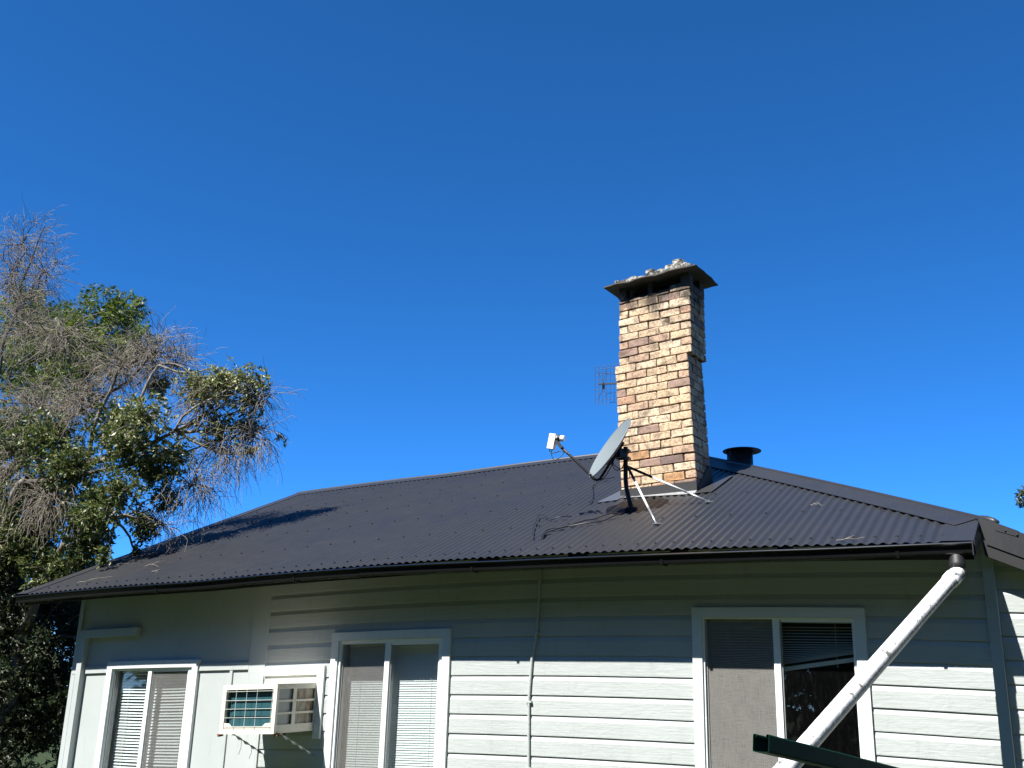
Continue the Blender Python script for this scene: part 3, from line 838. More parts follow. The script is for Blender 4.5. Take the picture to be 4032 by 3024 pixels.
# flashing round the foot of the stack
mb = MB()
def cz(u, v, off): # point on the roof under chimney coordinates
    p = cpt(u, v, 0); return (p.x, p.y, hz(p.x, zroof(p.y)) + off)
fl = []
a0, a1 = cpt(-.006, -.012, -.118), cpt(CW + .006, -.012, -.132)
b0, b1 = cpt(-.006, -.012, -.028), cpt(CW + .006, -.012, -.036)
mb.quadbox([a0, a1, b1, b0], None, EY * .006)
mb.build('apron_flashing', APRON, ch)
def rpt(x, y, off=.012): return (x, y, (ZE + (y - YE) * GR) * HK + HZ + ZC - float(sag(x)) + off)
mb = MB(); lo0 = Vector(rpt(a0.x, a0.y - .085, .012)); lo1 = Vector(rpt(a1.x, a1.y - .085, .012))
mb.add([lo0, lo1, a1, a0], [(0, 1, 2, 3)]); mb.build('apron_flashing', GALV, ch)
mb = MB(); mb.add([rpt(-4.18, 1.20), rpt(-3.98, 1.245), rpt(-3.96, 1.50), rpt(-4.00, 1.85), rpt(-4.10, 1.85)], [(0, 1, 2, 3, 4)]); mb.build('side_tray', PATCH, ch)
mb = MB(); mb.add([rpt(-3.23, 1.285, .014), rpt(-3.033, 1.31, .014), rpt(-3.02, 1.97, .014), rpt(-3.12, 2.02, .014), rpt(-3.26, 1.60, .014)], [(0, 1, 2, 3, 4)]); mb.build('side_tray', APRON, ch)
# bitumen-smeared render at the back right foot
mb = MB(); s0 = cpt(CW + .004, .02, -.30); 
mb.quadbox([cpt(CW + .003, .02, -.40), cpt(CW + .004, CD + .01, -.40), cpt(CW + .004, CD + .012, .20), cpt(CW + .004, CD * .72, .14), cpt(CW + .003, CD * .45, .04), cpt(CW + .003, .02, -.09)], None, EX * .006)
mb.build('render_patch', SLATE, ch)

# ---------------- flue pipe with a flat cowl
fc = (-3.178, 2.80, 0)
mb = MB(); mb.lathe([(.0, .0), (.141, .0), (.141, -.75)], (fc[0], fc[1], 4.345), 28)
fp = mb.build('flue_pipe', APRON, H, smooth=False)
for p in fp.ob.data.polygons: p.use_smooth = True
mb = MB(); mb.lathe([(.0001, .004), (.14, .001), (.208, -.004), (.210, -.008), (.208, -.011), (.14, -.008)], (fc[0] + .025, fc[1], 4.352), 36)
for a in range(3):
    an = a * 2.1; mb.bar((fc[0] + .143 * math.cos(an), fc[1] + .143 * math.sin(an), 4.29), (fc[0] + .145 * math.cos(an), fc[1] + .145 * math.sin(an), 4.348), .012, .003)
mb.build('cowl', APRON, fp)

# ------------------------------------------------------------------ air conditioner through the wall
AC = thing('air_conditioner', (-6.85, -.30, hz(-5.145, -1.25)), 'cream rusting window air conditioner jutting from the wall with wire guard and side vents', 'air conditioner')
ax0, ax1, ay, az0, az1 = -5.460, -4.813, -.60, -1.249, -.800
tz = .030         # falls towards the front is reversed: back is lower
def acz(y, z): return z + .026 * (1 + y / .60)
def acbox(m_, x0, x1, y0, y1, z0, z1):
    vs = [(x, y, acz(y, z)) for x in (x0, x1) for y in (y0, y1) for z in (z0, z1)]
    m_.add(vs, [(0, 1, 3, 2), (4, 6, 7, 5), (0, 4, 5, 1), (2, 3, 7, 6), (0, 2, 6, 4), (1, 5, 7, 3)])
t = .045
mb = MB()
acbox(mb, ax0, ax1, ay, ay + .03, az1 - t, az1); acbox(mb, ax0, ax1, ay, ay + .03, az0, az0 + .062)
acbox(mb, ax0, ax0 + t, ay + .0005, ay + .0295, az0 + .0625, az1 - t - .0005); acbox(mb, ax1 - t, ax1, ay + .0005, ay + .0295, az0 + .0625, az1 - t - .0005)
# corner gussets at the bottom
mb.quadbox([(ax0 + t, ay + .002, az0 + .0625), (ax0 + t + .10, ay + .002, az0 + .0625), (ax0 + t + .065, ay + .002, az0 + .095), (ax0 + t, ay + .002, az0 + .10)], None, (0, .004, 0))
mb.quadbox([(ax1 - t - .10, ay + .002, az0 + .0625), (ax1 - t, ay + .002, az0 + .0625), (ax1 - t, ay + .002, az0 + .10), (ax1 - t - .065, ay + .002, az0 + .095)], None, (0, .004, 0))
mb.build('front_frame', CREAM, AC, house=True)
mb = MB(); acbox(mb, ax0 + .002, ax1 - .002, ay + .0305, .02, az1 - .006, az1 - .001); acbox(mb, ax0 + .002, ax1 - .002, ay + .0305, .02, az0 + .001, az0 + .012)
acbox(mb, ax0 + .002, ax0 + .008, ay + .0305, .02, az0 + .0125, az1 - .0065); mb.build('casing', CREAM, AC, house=True)
# right side panel: a grid of bars round six vent openings
ys_ = [ay + .0305, -.566, -.370, -.322, -.062, .0]
zs_ = [az1 - .0065, az1 - .050, az1 - .148, az1 - .168, az1 - .260, az1 - .280, az1 - .372, az0 + .0125]
mb = MB(); X0_, X1_ = ax1 - .010, ax1 - .001
for i in range(5):
    solid = i in (0, 2, 4)
    if solid: acbox(mb, X0_, X1_, ys_[i], ys_[i + 1] - .0002, zs_[7], zs_[0])
    else:
        for j in (0, 2, 4, 6): acbox(mb, X0_, X1_, ys_[i] + .0001, ys_[i + 1] - .0003, zs_[j + 1], zs_[j])
mb.build('side_panel', CREAM, AC, house=True)
for (i, mt) in ((1, COIL), (3, RUST)):
    for j in (1, 3, 5):
        mb = MB(); acbox(mb, ax1 - .030, ax1 - .022, ys_[i] - .006, ys_[i + 1] + .006, zs_[j + 1] - .005, zs_[j] + .005)
        mb.build('vent', ALUD if i == 1 else mt, AC, house=True)
mb = MB(); acbox(mb, ax0 + .05, ax1 - .05, ay + .05, ay + .09, az0 + .03, az1 - .03); co_ = mb.build('condenser_coil', COIL, AC, house=True)
mb = MB()
for z in (az1 - .075, az1 - .150, az1 - .222, az1 - .292):
    mb.tube([(ax0 + .075, ay + .046, z - .02), (ax0 + .085, ay + .044, z - .004), (ax0 + .11, ay + .044, z), (ax1 - .10, ay + .044, z - .002), (ax1 - .075, ay + .044, z - .008), (ax1 - .065, ay + .046, z - .025)], .0055, 6)
mb.build('coil_pipe', BLACK, co_, house=True)
for x in (ax0 + .045, ax0 + .17, ax0 + .295, ax0 + .42, ax1 - .046):
    mb = MB(); mb.tube([(x, ay - .004, az1 - .046), (x, ay - .004, az0 + .035)], .0022, 6); mb.build('guard_wire', WIRE, AC, house=True)
for z in (az1 - .063, az1 - .145, az1 - .223, az1 - .302, az1 - .382):
    mb = MB(); mb.tube([(ax0 + .04, ay - .0085, z), (ax1 - .04, ay - .0085, z)], .0022, 6); mb.build('guard_wire', WIRE, AC, house=True)
# flaking rust under the front corners
mb = MB()
for cx, n in ((ax0 + .01, 10), (ax1 - .01, 18)):
    for i in range(n):
        x = cx + random.gauss(0, .018); y = ay + random.uniform(.0, .16 if n > 12 else .03); z = acz(y, az0) - random.uniform(-.004, .014)
        if n > 12: x = ax1 - abs(random.gauss(0, .012)) + .004
        s = random.uniform(.006, .018); mb.quadbox([(x - s, y, z - s * .5), (x + s, y + s * .4, z - s * .3), (x + s * .6, y + s, z + s * .6), (x - s * .7, y + s * .6, z + s * .5)], None, (.003, .002, -.006))
mb.build('rust_flakes', RUSTD, AC, house=True)['kind'] = 'stuff'
# timber surround in the wall
mb = MB(); mb.box(-5.475, -4.735, -.052, -.026, -.695, -.612); mb.build('surround', TRIM, AC, house=True)
mb = MB(); mb.box(-4.818, -4.735, -.0515, -.026, -1.30, -.6955); mb.build('surround', TRIM, AC, house=True)
mb = MB(); mb.box(-5.475, -4.8185, -.034, -.0255, -.80, -.6955); mb.build('infill_strip', PAINT, AC, house=True)
# twisted hanger straps
for (a, b) in (((-5.31, ay + .02, -1.250), (-5.405, -.03, -1.45)), ((-4.79, ay + .06, -1.250), (-4.80, -.03, -1.455))):
    A, B = Vector(a), Vector(b); n = 24; mb = MB(); vs = []; fs = []
    D = (B - A).normalized(); u0 = D.orthogonal().normalized(); v0 = D.cross(u0)
    for i in range(n + 1):
        an = i / n * math.pi * 4.5; c = A.lerp(B, i / n); w = .013
        e1 = u0 * math.cos(an) + v0 * math.sin(an); e2 = D.cross(e1)
        vs += [c + e1 * w + e2 * .0015, c - e1 * w + e2 * .0015, c - e1 * w - e2 * .0015, c + e1 * w - e2 * .0015]
    for i in range(n):
        for j in range(4): fs.append((i * 4 + j, i * 4 + (j + 1) % 4, i * 4 + 4 + (j + 1) % 4, i * 4 + 4 + j))
    mb.add(vs, fs); mb.build('hanger_strap', GALV, AC, house=True)
mb = MB()
for x, y, l in ((-5.335, -.43, .13), (-5.365, -.25, .11)):
    z = -1.250 - (y - ay) / .57 * .20
    mb.tube([(x, y, z), (x + .004, y, z - l * .5), (x - .012, y, z - l * .8), (x - .016, y, z - l)], .0022, 5)
mb.build('loose_thread', TWIG, AC, house=True)

# ------------------------------------------------------------------ satellite dish
SD = thing('satellite_dish', (-3.648, .775, 3.366), 'grey offset satellite dish on a black mast braced in front of the brick chimney', 'satellite dish')
mb = MB(); mb.tube([(-3.690, .77, 3.988), (-3.691, .77, 3.82), (-3.692, .77, 3.681), (-3.685, .77, 3.595), (-3.663, .772, 3.491), (-3.638, .775, 3.404), (-3.632, .777, 3.36)], .0215, 14)
ms = mb.build('mast', BLACK, SD, smooth=True)
mb = MB(); mb.bar((-3.69, .77, 3.375), (-3.585, .775, 3.38), .05, .05)
for i in range(5):
    mb.bar((-3.69 + .03 * i - .06, .72 + .01 * i, 3.350), (-3.69 + .03 * i - .05, .80, 3.395), .028, .03)
mb.build('foot_bracket', BLACK, SD)
for sec in (((-3.662, .75, 3.792), Vector(rpt(-3.186, .229)), (.0, .245, .74, 1)), ((-3.662, .755, 3.792), Vector(rpt(-2.935, .915)), (.0, .30, .73, 1))):
    A, B = Vector(sec[0]), Vector(sec[1]); f = sec[2]
    for i, (mt, nm, r) in enumerate(((BLACK, 'strut_sleeve', .0125), (WHITEP, 'strut', .0105), (GALV, 'strut_end', .0095))):
        mb = MB(); mb.tube([A.lerp(B, f[i]), A.lerp(B, f[i + 1])], r, 10); mb.build(nm, mt, SD, smooth=True)
    mb = MB(); mb.bar(B + Vector((-.025, -.015, -.002)), B + Vector((.03, .02, .004)), .03, .010); mb.lathe([(.0001, .016), (.007, .014), (.008, 0)], B, 8); mb.build('strut_foot', GALV, SD)
# reflector
dn = Vector((-.623, -.594, .509)).normalized(); dc = Vector((-3.789, .62, 3.957))
e1 = (Vector((0, 0, 1)) - dn * dn.z).normalized(); e2 = dn.cross(e1)
def dish(r, a, off): return dc + e1 * (r * .335 * math.cos(a)) + e2 * (r * .312 * math.sin(a)) + dn * (.058 * (r * r - 1) + off)
def dish_mesh(off, flip):
    vs = [dish(0, 0, off)]; fs = []; NR, NA = 8, 40
    for i in range(1, NR + 1):
        for j in range(NA): vs.append(dish(i / NR, 2 * math.pi * j / NA, off))
    for j in range(NA): fs.append((0, 1 + j, 1 + (j + 1) % NA))
    for i in range(NR - 1):
        for j in range(NA):
            a = 1 + i * NA + j; b = 1 + i * NA + (j + 1) % NA; fs.append((a, a + NA, b + NA, b))
    if flip: fs = [tuple(reversed(f)) for f in fs]
    return vs, fs
mb = MB(); mb.add(*dish_mesh(.002, False)); rfl = mb.build('reflector', DISHM, SD, smooth=True)
mb = MB(); mb.add(*dish_mesh(-.003, True)); mb.build('reflector_back', DISHB, SD, smooth=True)
mb = MB(); mb.tube([dish(1, 2 * math.pi * j / 40, -.001) for j in range(41)], .0055, 6, cap=False); mb.build('rim', DISHM, SD, smooth=True)
# back bracket and clamps
mb = MB(); bc = dc - dn * .075
mb.bar(bc + e1 * .11, bc - e1 * .14, .09, .03, up=dn); mb.bar(bc - dn * .01, Vector((-3.70, .755, 3.915)), .075, .085)
mb.bar((-3.77, .75, 3.875), (-3.64, .76, 3.87), .05, .02); mb.bar((-3.75, .75, 3.94), (-3.64, .76, 3.945), .05, .02)
mb.build('mount_bracket', BLACK, SD)
mb = MB()
for z in (3.865, 3.878, 3.94, 3.953): mb.bar((-3.69, .73, z), (-3.632, .72, z - .004), .008, .008)
for p in ((-3.765, .72, 3.90), (-3.758, .72, 3.872)): mb.lathe([(.0001, .009), (.009, .008), (.009, -.008), (.0001, -.009)], p, 8)
mb.build('clamp_bolts', GALV, SD)
# feed arm
arm = [(-3.815, .68, 3.817), (-3.855, .62, 3.71), (-3.866, .57, 3.655), (-3.883, .53, 3.634), (-3.905, .515, 3.645), (-3.935, .50, 3.684), (-4.08, .45, 3.835), (-4.225, .40, 3.985)]
mb = MB(); mb.tube(arm, .013, 10); mb.build('feed_arm', BLACK, SD, smooth=True)
mb = MB(); mb.bar((-4.185, .41, 3.942), (-4.243, .40, 4.012), .038, .030); mb.build('arm_clamp', BLACK, SD)
mb = MB(); mb.lathe([(.0001, .006), (.007, .005), (.007, -.004)], (-3.935, .485, 3.690), 8); mb.lathe([(.0001, .006), (.007, .005), (.007, -.004)], (-4.118, .425, 3.885), 8); mb.build('arm_bolts', GALV, SD)
# low noise block: upright box, neck, collar, horn
mb = MB(); up_ = Vector((.20, 0, .98))
lb = Vector((-4.299, .40, 3.942)); mb.bar(lb, lb + up_ * .146, .066, .052, up=(0, 1, 0)); lnb = mb.build('signal_receiver', WHITEP, SD)
mb = MB(); n0 = Vector((-4.272, .395, 4.052)); hd_ = Vector((.94, .16, -.17)).normalized(); mb.tube([n0 - hd_ * .01, n0 + hd_ * .06], .021, 14); mb.build('neck', WHITEP, lnb, smooth=True)
mb = MB(); mb.tube([n0 + hd_ * .044, n0 + hd_ * .068], .031, 16); mb.bar(n0 + hd_ * .056, Vector((-4.225, .40, 3.99)), .022, .022); mb.build('collar', BLACK, lnb)
mb = MB(); mb.tube([n0 + hd_ * .0685, n0 + hd_ * .075, n0 + hd_ * .108, n0 + hd_ * .112], [.026, .029, .029, .023], 16); mb.build('horn', WHITEP, lnb)
# leads
def cab(pts, r, name='lead'):
    m_ = MB(); pts = [Vector(p) for p in pts]; out = []
    for i in range(len(pts) - 1):      # Catmull-Rom
        p0, p1, p2, p3 = pts[max(i - 1, 0)], pts[i], pts[i + 1], pts[min(i + 2, len(pts) - 1)]
        for s in range(5):
            t_ = s / 5; out.append(.5 * ((2 * p1) + (p2 - p0) * t_ + (2 * p0 - 5 * p1 + 4 * p2 - p3) * t_ ** 2 + (3 * p1 - p0 - 3 * p2 + p3) * t_ ** 3))
    out.append(pts[-1]); m_.tube(out, r, 6); return m_.build(name, CABLE, SD, smooth=True)
cab([(-4.310, .40, 3.950), (-4.306, .40, 3.915), (-4.265, .40, 3.900), (-4.19, .40, 3.915), (-4.130, .42, 3.888)], .0044)
cab([(-4.285, .40, 3.945), (-4.290, .40, 3.885), (-4.262, .40, 3.832), (-4.215, .40, 3.845), (-4.165, .42, 3.905)], .0044)
cab([(-3.89, .51, 3.625), (-3.835, .58, 3.66), (-3.80, .64, 3.75), (-3.775, .68, 3.84), (-3.785, .68, 3.80), (-3.76, .70, 3.755), (-3.71, .73, 3.78), (-3.70, .75, 3.84)], .0044)
cab([(-3.785, .68, 3.84), (-3.77, .69, 3.80), (-3.73, .72, 3.77), (-3.70, .745, 3.785)], .0044)
cab([(-3.692, .745, 3.74), (-3.690, .745, 3.61), (-3.655, .75, 3.44), (-3.68, .72, rpt(-3.68, .72)[2] + .02)], .005)
RC = lambda L, off: [rpt(x, y, off * (.45 + .55 * abs(math.sin(i * 1.7)))) for i, (x, y) in enumerate(L)]
cab([(-3.67, .75, 3.40)] + RC([(-3.707, .677), (-3.784, .611), (-3.886, .497), (-3.957, .406), (-4.071, .272), (-4.172, .215), (-4.210, .147), (-4.131, -.115)], .035), .0058)
cab([(-3.65, .75, 3.40)] + RC([(-3.676, .698), (-3.705, .540), (-3.772, .420), (-3.877, .336), (-4.060, .283), (-4.122, .180), (-4.181, .090), (-4.126, -.116)], .030), .0058)
cab(RC([(-4.20, .66), (-4.273, .584), (-4.372, .580), (-4.576, .743), (-4.485, .469), (-4.345, .149), (-4.207, -.113)], .045), .0048)
cab(RC([(-4.50, 2.40), (-4.575, 2.222), (-4.589, 2.079), (-4.557, 1.923), (-4.381, 1.557), (-4.261, 1.262), (-4.253, 1.166)], .03), .0048)

# ------------------------------------------------------------------ television aerial behind the stack
ANT = thing('mesh_aerial', (-4.15, 2.42, 4.0), 'small wire mesh television aerial showing left of the chimney', 'aerial')
gx0, gx1, gz0, gz1, gy = -4.740, -4.36, 4.957, 5.412, 2.40
mb = MB()
for i in range(9):
    x = gx0 + (gx1 - gx0) * i / 8; mb.tube([(x, gy, gz0), (x, gy, gz1)], .0022, 5)
for z in [gz0, gz0 + .045, gz0 + .115, gz0 + .175, gz0 + .23, gz0 + .29, gz0 + .35, gz0 + .42, gz1]: mb.tube([(gx0, gy + .004, z), (gx1, gy + .004, z)], .0022, 5)
mb.build('reflector_grid', AERIAL, ANT)
mb = MB(); mb.bar((-4.63, gy - .16, 5.145), (-4.14, gy + .02, 5.150), .016, .016); mb.build('boom', AERIAL, ANT)
mb = MB(); mb.bar((-4.575, gy - .14, 5.085), (-4.575, gy - .14, 5.135), .026, .026); mb.build('balun_box', BLACK, ANT)
for (a, b) in (((-4.575, gy - .15, 5.15), (-4.635, gy - .15, 5.29)), ((-4.57, gy - .15, 5.15), (-4.535, gy - .15, 5.32)), ((-4.575, gy - .15, 5.09), (-4.635, gy - .15, 4.96)), ((-4.57, gy - .15, 5.09), (-4.525, gy - .15, 4.96)), ((-4.645, gy - .15, 5.28), (-4.44, gy - .12, 5.25))):
    mb = MB(); mb.tube([a, b], .0030, 6); mb.build('dipole', AERIAL, ANT)
mb = MB(); mb.tube([(-4.12, gy + .02, 3.9), (-4.12, gy + .02, 5.45)], .018, 10); mb.build('aerial_mast', GALV, ANT, smooth=True)

# ------------------------------------------------------------------ white downpipe swung out from the gutter
DP = thing('downpipe', (-1.75, -3.25, 0.0), 'white plastic downpipe speckled with mould slanting down from the gutter corner', 'downpipe')
A = Vector((-.749, -.53, 2.56)); B = Vector((-1.455, -2.44, 1.377)); Dp = (B - A).normalized(); Cend = A + Dp * 3.3
A2 = A + Dp * .10
pts = [A + Vector((0, 0, .03)), A + Vector((-.004, -.006, -.02)), A + Dp * .05 + Vector((0, 0, -.012)), A2] + [A2.lerp(Cend, i / 10) for i in range(1, 11)]
mb = MB(); mb.tube(pts, .0505, 28)
dpo = mb.build('pipe', PVC, DP, smooth=True)
me = dpo.ob.data; at = me.attributes.new('mould', 'FLOAT_COLOR', 'POINT'); sidev = Dp.cross(Vector((0, 0, 1))).normalized()
dirv = Vector((.75, -.1, -1)); dirv = (dirv - Dp * dirv.dot(Dp)).normalized()
cx_ = Vector(DP.o)
for i, v in enumerate(me.vertices):
    p = v.co + cx_; q = p - A; r_ = (q - Dp * q.dot(Dp)); a_ = r_.normalized().dot(dirv) if r_.length > 1e-6 else 0
    k_ = max(0.0, min(1.0, (a_ - .12) / .40)); at.data[i].color = (k_, k_, k_, 1)
mb = MB(); mb.tube([A2 - Dp * .02, A2 + Dp * .045], .0555, 28); mb.build('elbow_socket', PVC, DP, smooth=True)
mb = MB(); mb.tube([(-.748, -.503, 2.680), (-.748, -.507, 2.66), (-.748, -.515, 2.615), (-.749, -.530, 2.572)], [.046, .050, .0545, .056], 20); mb.build('rubber_boot', BLACK, DP, smooth=True)
mb = MB(); mb.tube([Cend + Dp * .02, Cend + Dp * .05 + Vector((0, 0, -.06)), Cend + Dp * .06 + Vector((0, 0, -.14)), (Cend.x + Dp.x * .06, Cend.y + Dp.y * .06, 0.0)], .0525, 20); mb.build('drop_pipe', PVC, DP, smooth=True)

# ------------------------------------------------------------------ dark green folded rail in the foreground
GRT = thing('channel_rail', (-.83, -2.0, 0.0), 'dark green folded steel channel rail with an open end, crossing below the downpipe', 'rail')
P0 = Vector((-1.229, -3.651, 1.539)); P1 = Vector((-.933, -2.477, 1.385)); gd = (P1 - P0).normalized(); P2 = P0 + gd * 1.75
gs = Vector((-gd.y, gd.x, 0)).normalized()          # across, to the left
gu = gd.cross(gs).normalized()
if gu.z < 0: gu = -gu
w_, h_, t_ = .074, .064, .0022
def lip(sign, x0):
    c = []
    for i in range(7):
        a = math.pi * (i / 6); c.append((x0 - sign * .0065 + sign * .0065 * math.cos(a), .0065 * math.sin(a)))
    return c
outl = [(0, -h_ + .006), (0, 0)] + [(.0065 - .0065 * math.cos(a), .0065 * math.sin(a)) for a in [math.pi * i / 6 for i in range(1, 7)]] + [(.0115, -.008)]
outr = [(w_ - x, z) for x, z in reversed(outl)]
prof = outl + outr + [(w_, -h_ + .006), (w_ - .006, -h_), (.006, -h_)]
path = outr[::-1]
prof = [( .0115, -.008)] + [(.0065 - .0065 * math.cos(a), .0065 * math.sin(a)) for a in [math.pi * i / 6 for i in range(6, -1, -1)]] + [(0, -h_ + .007), (.002, -h_ + .002), (.007, -h_)]
prof = prof + [(w_ - x, z) for x, z in reversed(prof)]
mb = MB(); vs = []; fs = []; k = len(prof)
for p in (P0, P2):
    for x, z in prof: vs.append(p + gs * x + gu * z)
for j in range(k - 1): fs.append((j, j + 1, k + j + 1, k + j))
mb.add(vs, fs); gr_ = mb.build('channel', GREEN, GRT)
md = gr_.ob.modifiers.new('thickness', 'SOLIDIFY'); md.thickness = .0022; md.offset = 0
mb = MB(); q = P2 - gd * .06 + gs * .037; mb.box(q.x - .03, q.x + .03, q.y - .03, q.y + .03, 0, q.z - .066); mb.build('post', GREEN, GRT)

# ------------------------------------------------------------------ trees
def poly(a, b, n, bend, rg):
    """a wandering limb from a to b"""
    a = np.array(a, float); b = np.array(b, float); L = np.linalg.norm(b - a); ts = np.linspace(0, 1, n + 1)[:, None]
    off = np.zeros((n + 1, 3))
    for f in (1, 2, 3): off += np.sin(np.pi * f * ts) * rg.normal(0, bend * L / f, 3)
    return a + (b - a) * ts + off
class Tubes:
    def __init__(s): s.v = []; s.f = []; s.n = 0
    def add(s, pts, r0, r1, sides=4):
        pts = np.asarray(pts, float); n = len(pts); d = np.gradient(pts, axis=0); d /= np.linalg.norm(d, axis=1)[:, None] + 1e-9
        ref = np.array([.3, .9, .31]); u = np.cross(d, ref); u /= np.linalg.norm(u, axis=1)[:, None] + 1e-9; w = np.cross(d, u)
        r = np.linspace(r0, r1, n)[:, None]
        rings = [pts + (u * math.cos(a) + w * math.sin(a)) * r for a in [2 * math.pi * j / sides for j in range(sides)]]
        V = np.stack(rings, 1).reshape(-1, 3); s.v.append(V)
        i = np.arange(n - 1)[:, None] * sides; j = np.arange(sides)[None, :]; jn = (j + 1) % sides
        s.f.append(np.stack([i + j, i + jn, i + sides + jn, i + sides + j], -1).reshape(-1, 4) + s.n); s.n += len(V)
    def build(s, name, mat, parent): return npmesh(name, np.concatenate(s.v), np.concatenate(s.f), mat, parent, smooth=True)
def npmesh(name, V, F, mat, parent, rnd=None, smooth=False):
    V = V - np.array(parent.o); me = bpy.data.meshes.new(name); me.vertices.add(len(V)); me.vertices.foreach_set('co', V.astype(np.float32).ravel())
    k = F.shape[1]; me.loops.add(F.size); me.loops.foreach_set('vertex_index', F.astype(np.int32).ravel())
    me.polygons.add(len(F)); me.polygons.foreach_set('loop_start', np.arange(0, F.size, k, dtype=np.int32))
    try: me.polygons.foreach_set('loop_total', np.full(len(F), k, dtype=np.int32))
    except Exception: pass
    me.update(calc_edges=True); me.materials.append(mat)
    if smooth: me.polygons.foreach_set('use_smooth', np.ones(len(F), dtype=bool))
    if rnd is not None:
        a = me.attributes.new('rnd', 'FLOAT', 'POINT'); a.data.foreach_set('value', np.repeat(rnd, len(V) // len(rnd)).astype(np.float32))
    return link(name, me, parent)
def unit(a): return a / (np.linalg.norm(a, axis=-1, keepdims=True) + 1e-9)
def leaf_quads(base, dirs, L, wd, rg, curl=.15):
    n = len(base); L = L[:, None]; side = unit(np.cross(dirs, rg.normal(0, 1, (n, 3)))); nor = np.cross(side, dirs)
    mid = base + dirs * L * .5 + nor * L * curl * rg.uniform(-1, 1, (n, 1)); w = wd * L
    tip = base + dirs * L
    V = np.stack([base, mid + side * w, tip, mid - side * w], 1).reshape(-1, 3); F = np.arange(n * 4).reshape(n, 4); return V, F
def rosettes(clumps, dens, per, L0, wd, rg, shell=.55, droop=.25, upb=.3, pale=.05):
    C = []; A = []; 
    for (x, y, z, r) in clumps:
        n = max(4, int(dens * r ** 2.1)); d = unit(rg.normal(0, 1, (n, 3))); rr = r * rg.uniform(0, 1, (n, 1)) ** shell
        # lumpy outline
        lump = 1 + .25 * np.sin(d[:, :1] * 5 + x) * np.sin(d[:, 2:] * 6 + z)
        C.append(np.array([x, y, z]) + d * rr * lump * np.array([1.0, .9, .9])); A.append(unit(d * .6 + rg.normal(0, .5, (n, 3)) + np.array([0, 0, upb])))
    C = np.concatenate(C); A = np.concatenate(A); n = len(C)
    Cc = np.repeat(C, per, 0); Aa = np.repeat(A, per, 0)
    dirs = unit(Aa * .55 + unit(np.cross(Aa, rg.normal(0, 1, Aa.shape))) * 1.0 + np.array([0, 0, -droop]))
    L = L0 * rg.uniform(.6, 1.25, len(Cc)); base = Cc + rg.normal(0, .012, Cc.shape)
    rnd = np.clip(np.repeat(rg.uniform(0, 1, n), per) * .55 + rg.uniform(0, 1, len(Cc)) * .5, 0, 1)
    rnd = np.where(rg.uniform(0, 1, len(Cc)) < pale, 1.0, rnd * .9)
    V, F = leaf_quads(base, dirs, L, wd, rg); return C, V, F, rnd
def droopy(T_, c, r, n, rg, L=(.25, .7), rad=.0035, grav=.35, aim=None):
    c = np.array(c, float)
    for _ in range(n):
        d = unit(rg.normal(0, 1, 3) * np.array([1, .8, .8])); p = c + d * r * rg.uniform(0, .75)
        v = unit(d + rg.normal(0, .35, 3) + (np.array(aim) if aim is not None else 0)); pts = [p]; Lt = rg.uniform(*L); k = 6
        for i in range(k):
            v = unit(v + np.array([0, 0, -grav * (i + 1) / k * rg.uniform(.0, 1.5)]) + rg.normal(0, .27, 3)); pts.append(pts[-1] + v * Lt / k)
        T_.add(pts, rad, rad * .45, 3)
        for _b in range(rg.integers(0, 3)):
            q = pts[rg.integers(1, 4)]; v2 = unit(v + rg.normal(0, .7, 3)); pp = [q]
            for i in range(4): v2 = unit(v2 + np.array([0, 0, -grav * .5]) + rg.normal(0, .15, 3)); pp.append(pp[-1] + v2 * Lt * .12)
            T_.add(pp, rad * .7, rad * .4, 3)

# --- spreading broadleaf tree reaching over the roof
rg = np.random.default_rng(3)
UP = [(-11.63, 0.63, 4.76, 0.44), (-12.14, 0.63, 3.65, 0.43), (-10.93, 0.81, 3.42, 0.35), (-13.0, 0.81, 3.99, 0.51), (-13.07, 0.9, 5.12, 0.43), (-10.74, 0.54, 4.91, 0.4), (-11.41, 0.9, 3.17, 0.39), (-10.64, 0.63, 3.87, 0.35), (-9.3, 1.17, 5.46, 0.39), (-9.0, 1.29, 5.55, 0.26), (-9.1, 1.49, 5.33, 0.2), (-9.63, 0.88, 5.49, 0.29), (-9.35, 0.97, 5.61, 0.23), (-9.95, 0.67, 5.0, 0.39), (-9.41, 1.0, 4.96, 0.3), (-9.24, 1.34, 5.09, 0.22), (-9.8, 0.93, 4.59, 0.36), (-10.47, 0.82, 5.51, 0.2), (-10.28, 0.36, 4.53, 0.42), (-10.0, 0.68, 4.26, 0.3), (-10.99, 0.54, 4.31, 0.44), (-9.94, 0.29, 3.93, 0.3), (-9.95, 0.85, 3.94, 0.2), (-10.13, 0.82, 3.66, 0.24), (-10.27, 0.45, 3.58, 0.27), (-11.22, 0.72, 3.7, 0.41), (-12.16, 0.81, 4.12, 0.51), (-12.57, 0.81, 4.74, 0.39), (-12.7, 0.99, 3.49, 0.56), (-11.89, 1.17, 3.14, 0.43), (-9.97, 0.27, 3.12, 0.12), (-8.94, 1.56, 4.68, 0.1), (-8.86, 1.5, 4.93, 0.07), (-10.11, 0.99, 3.47, 0.12), (-10.26, 0.99, 3.31, 0.09)]
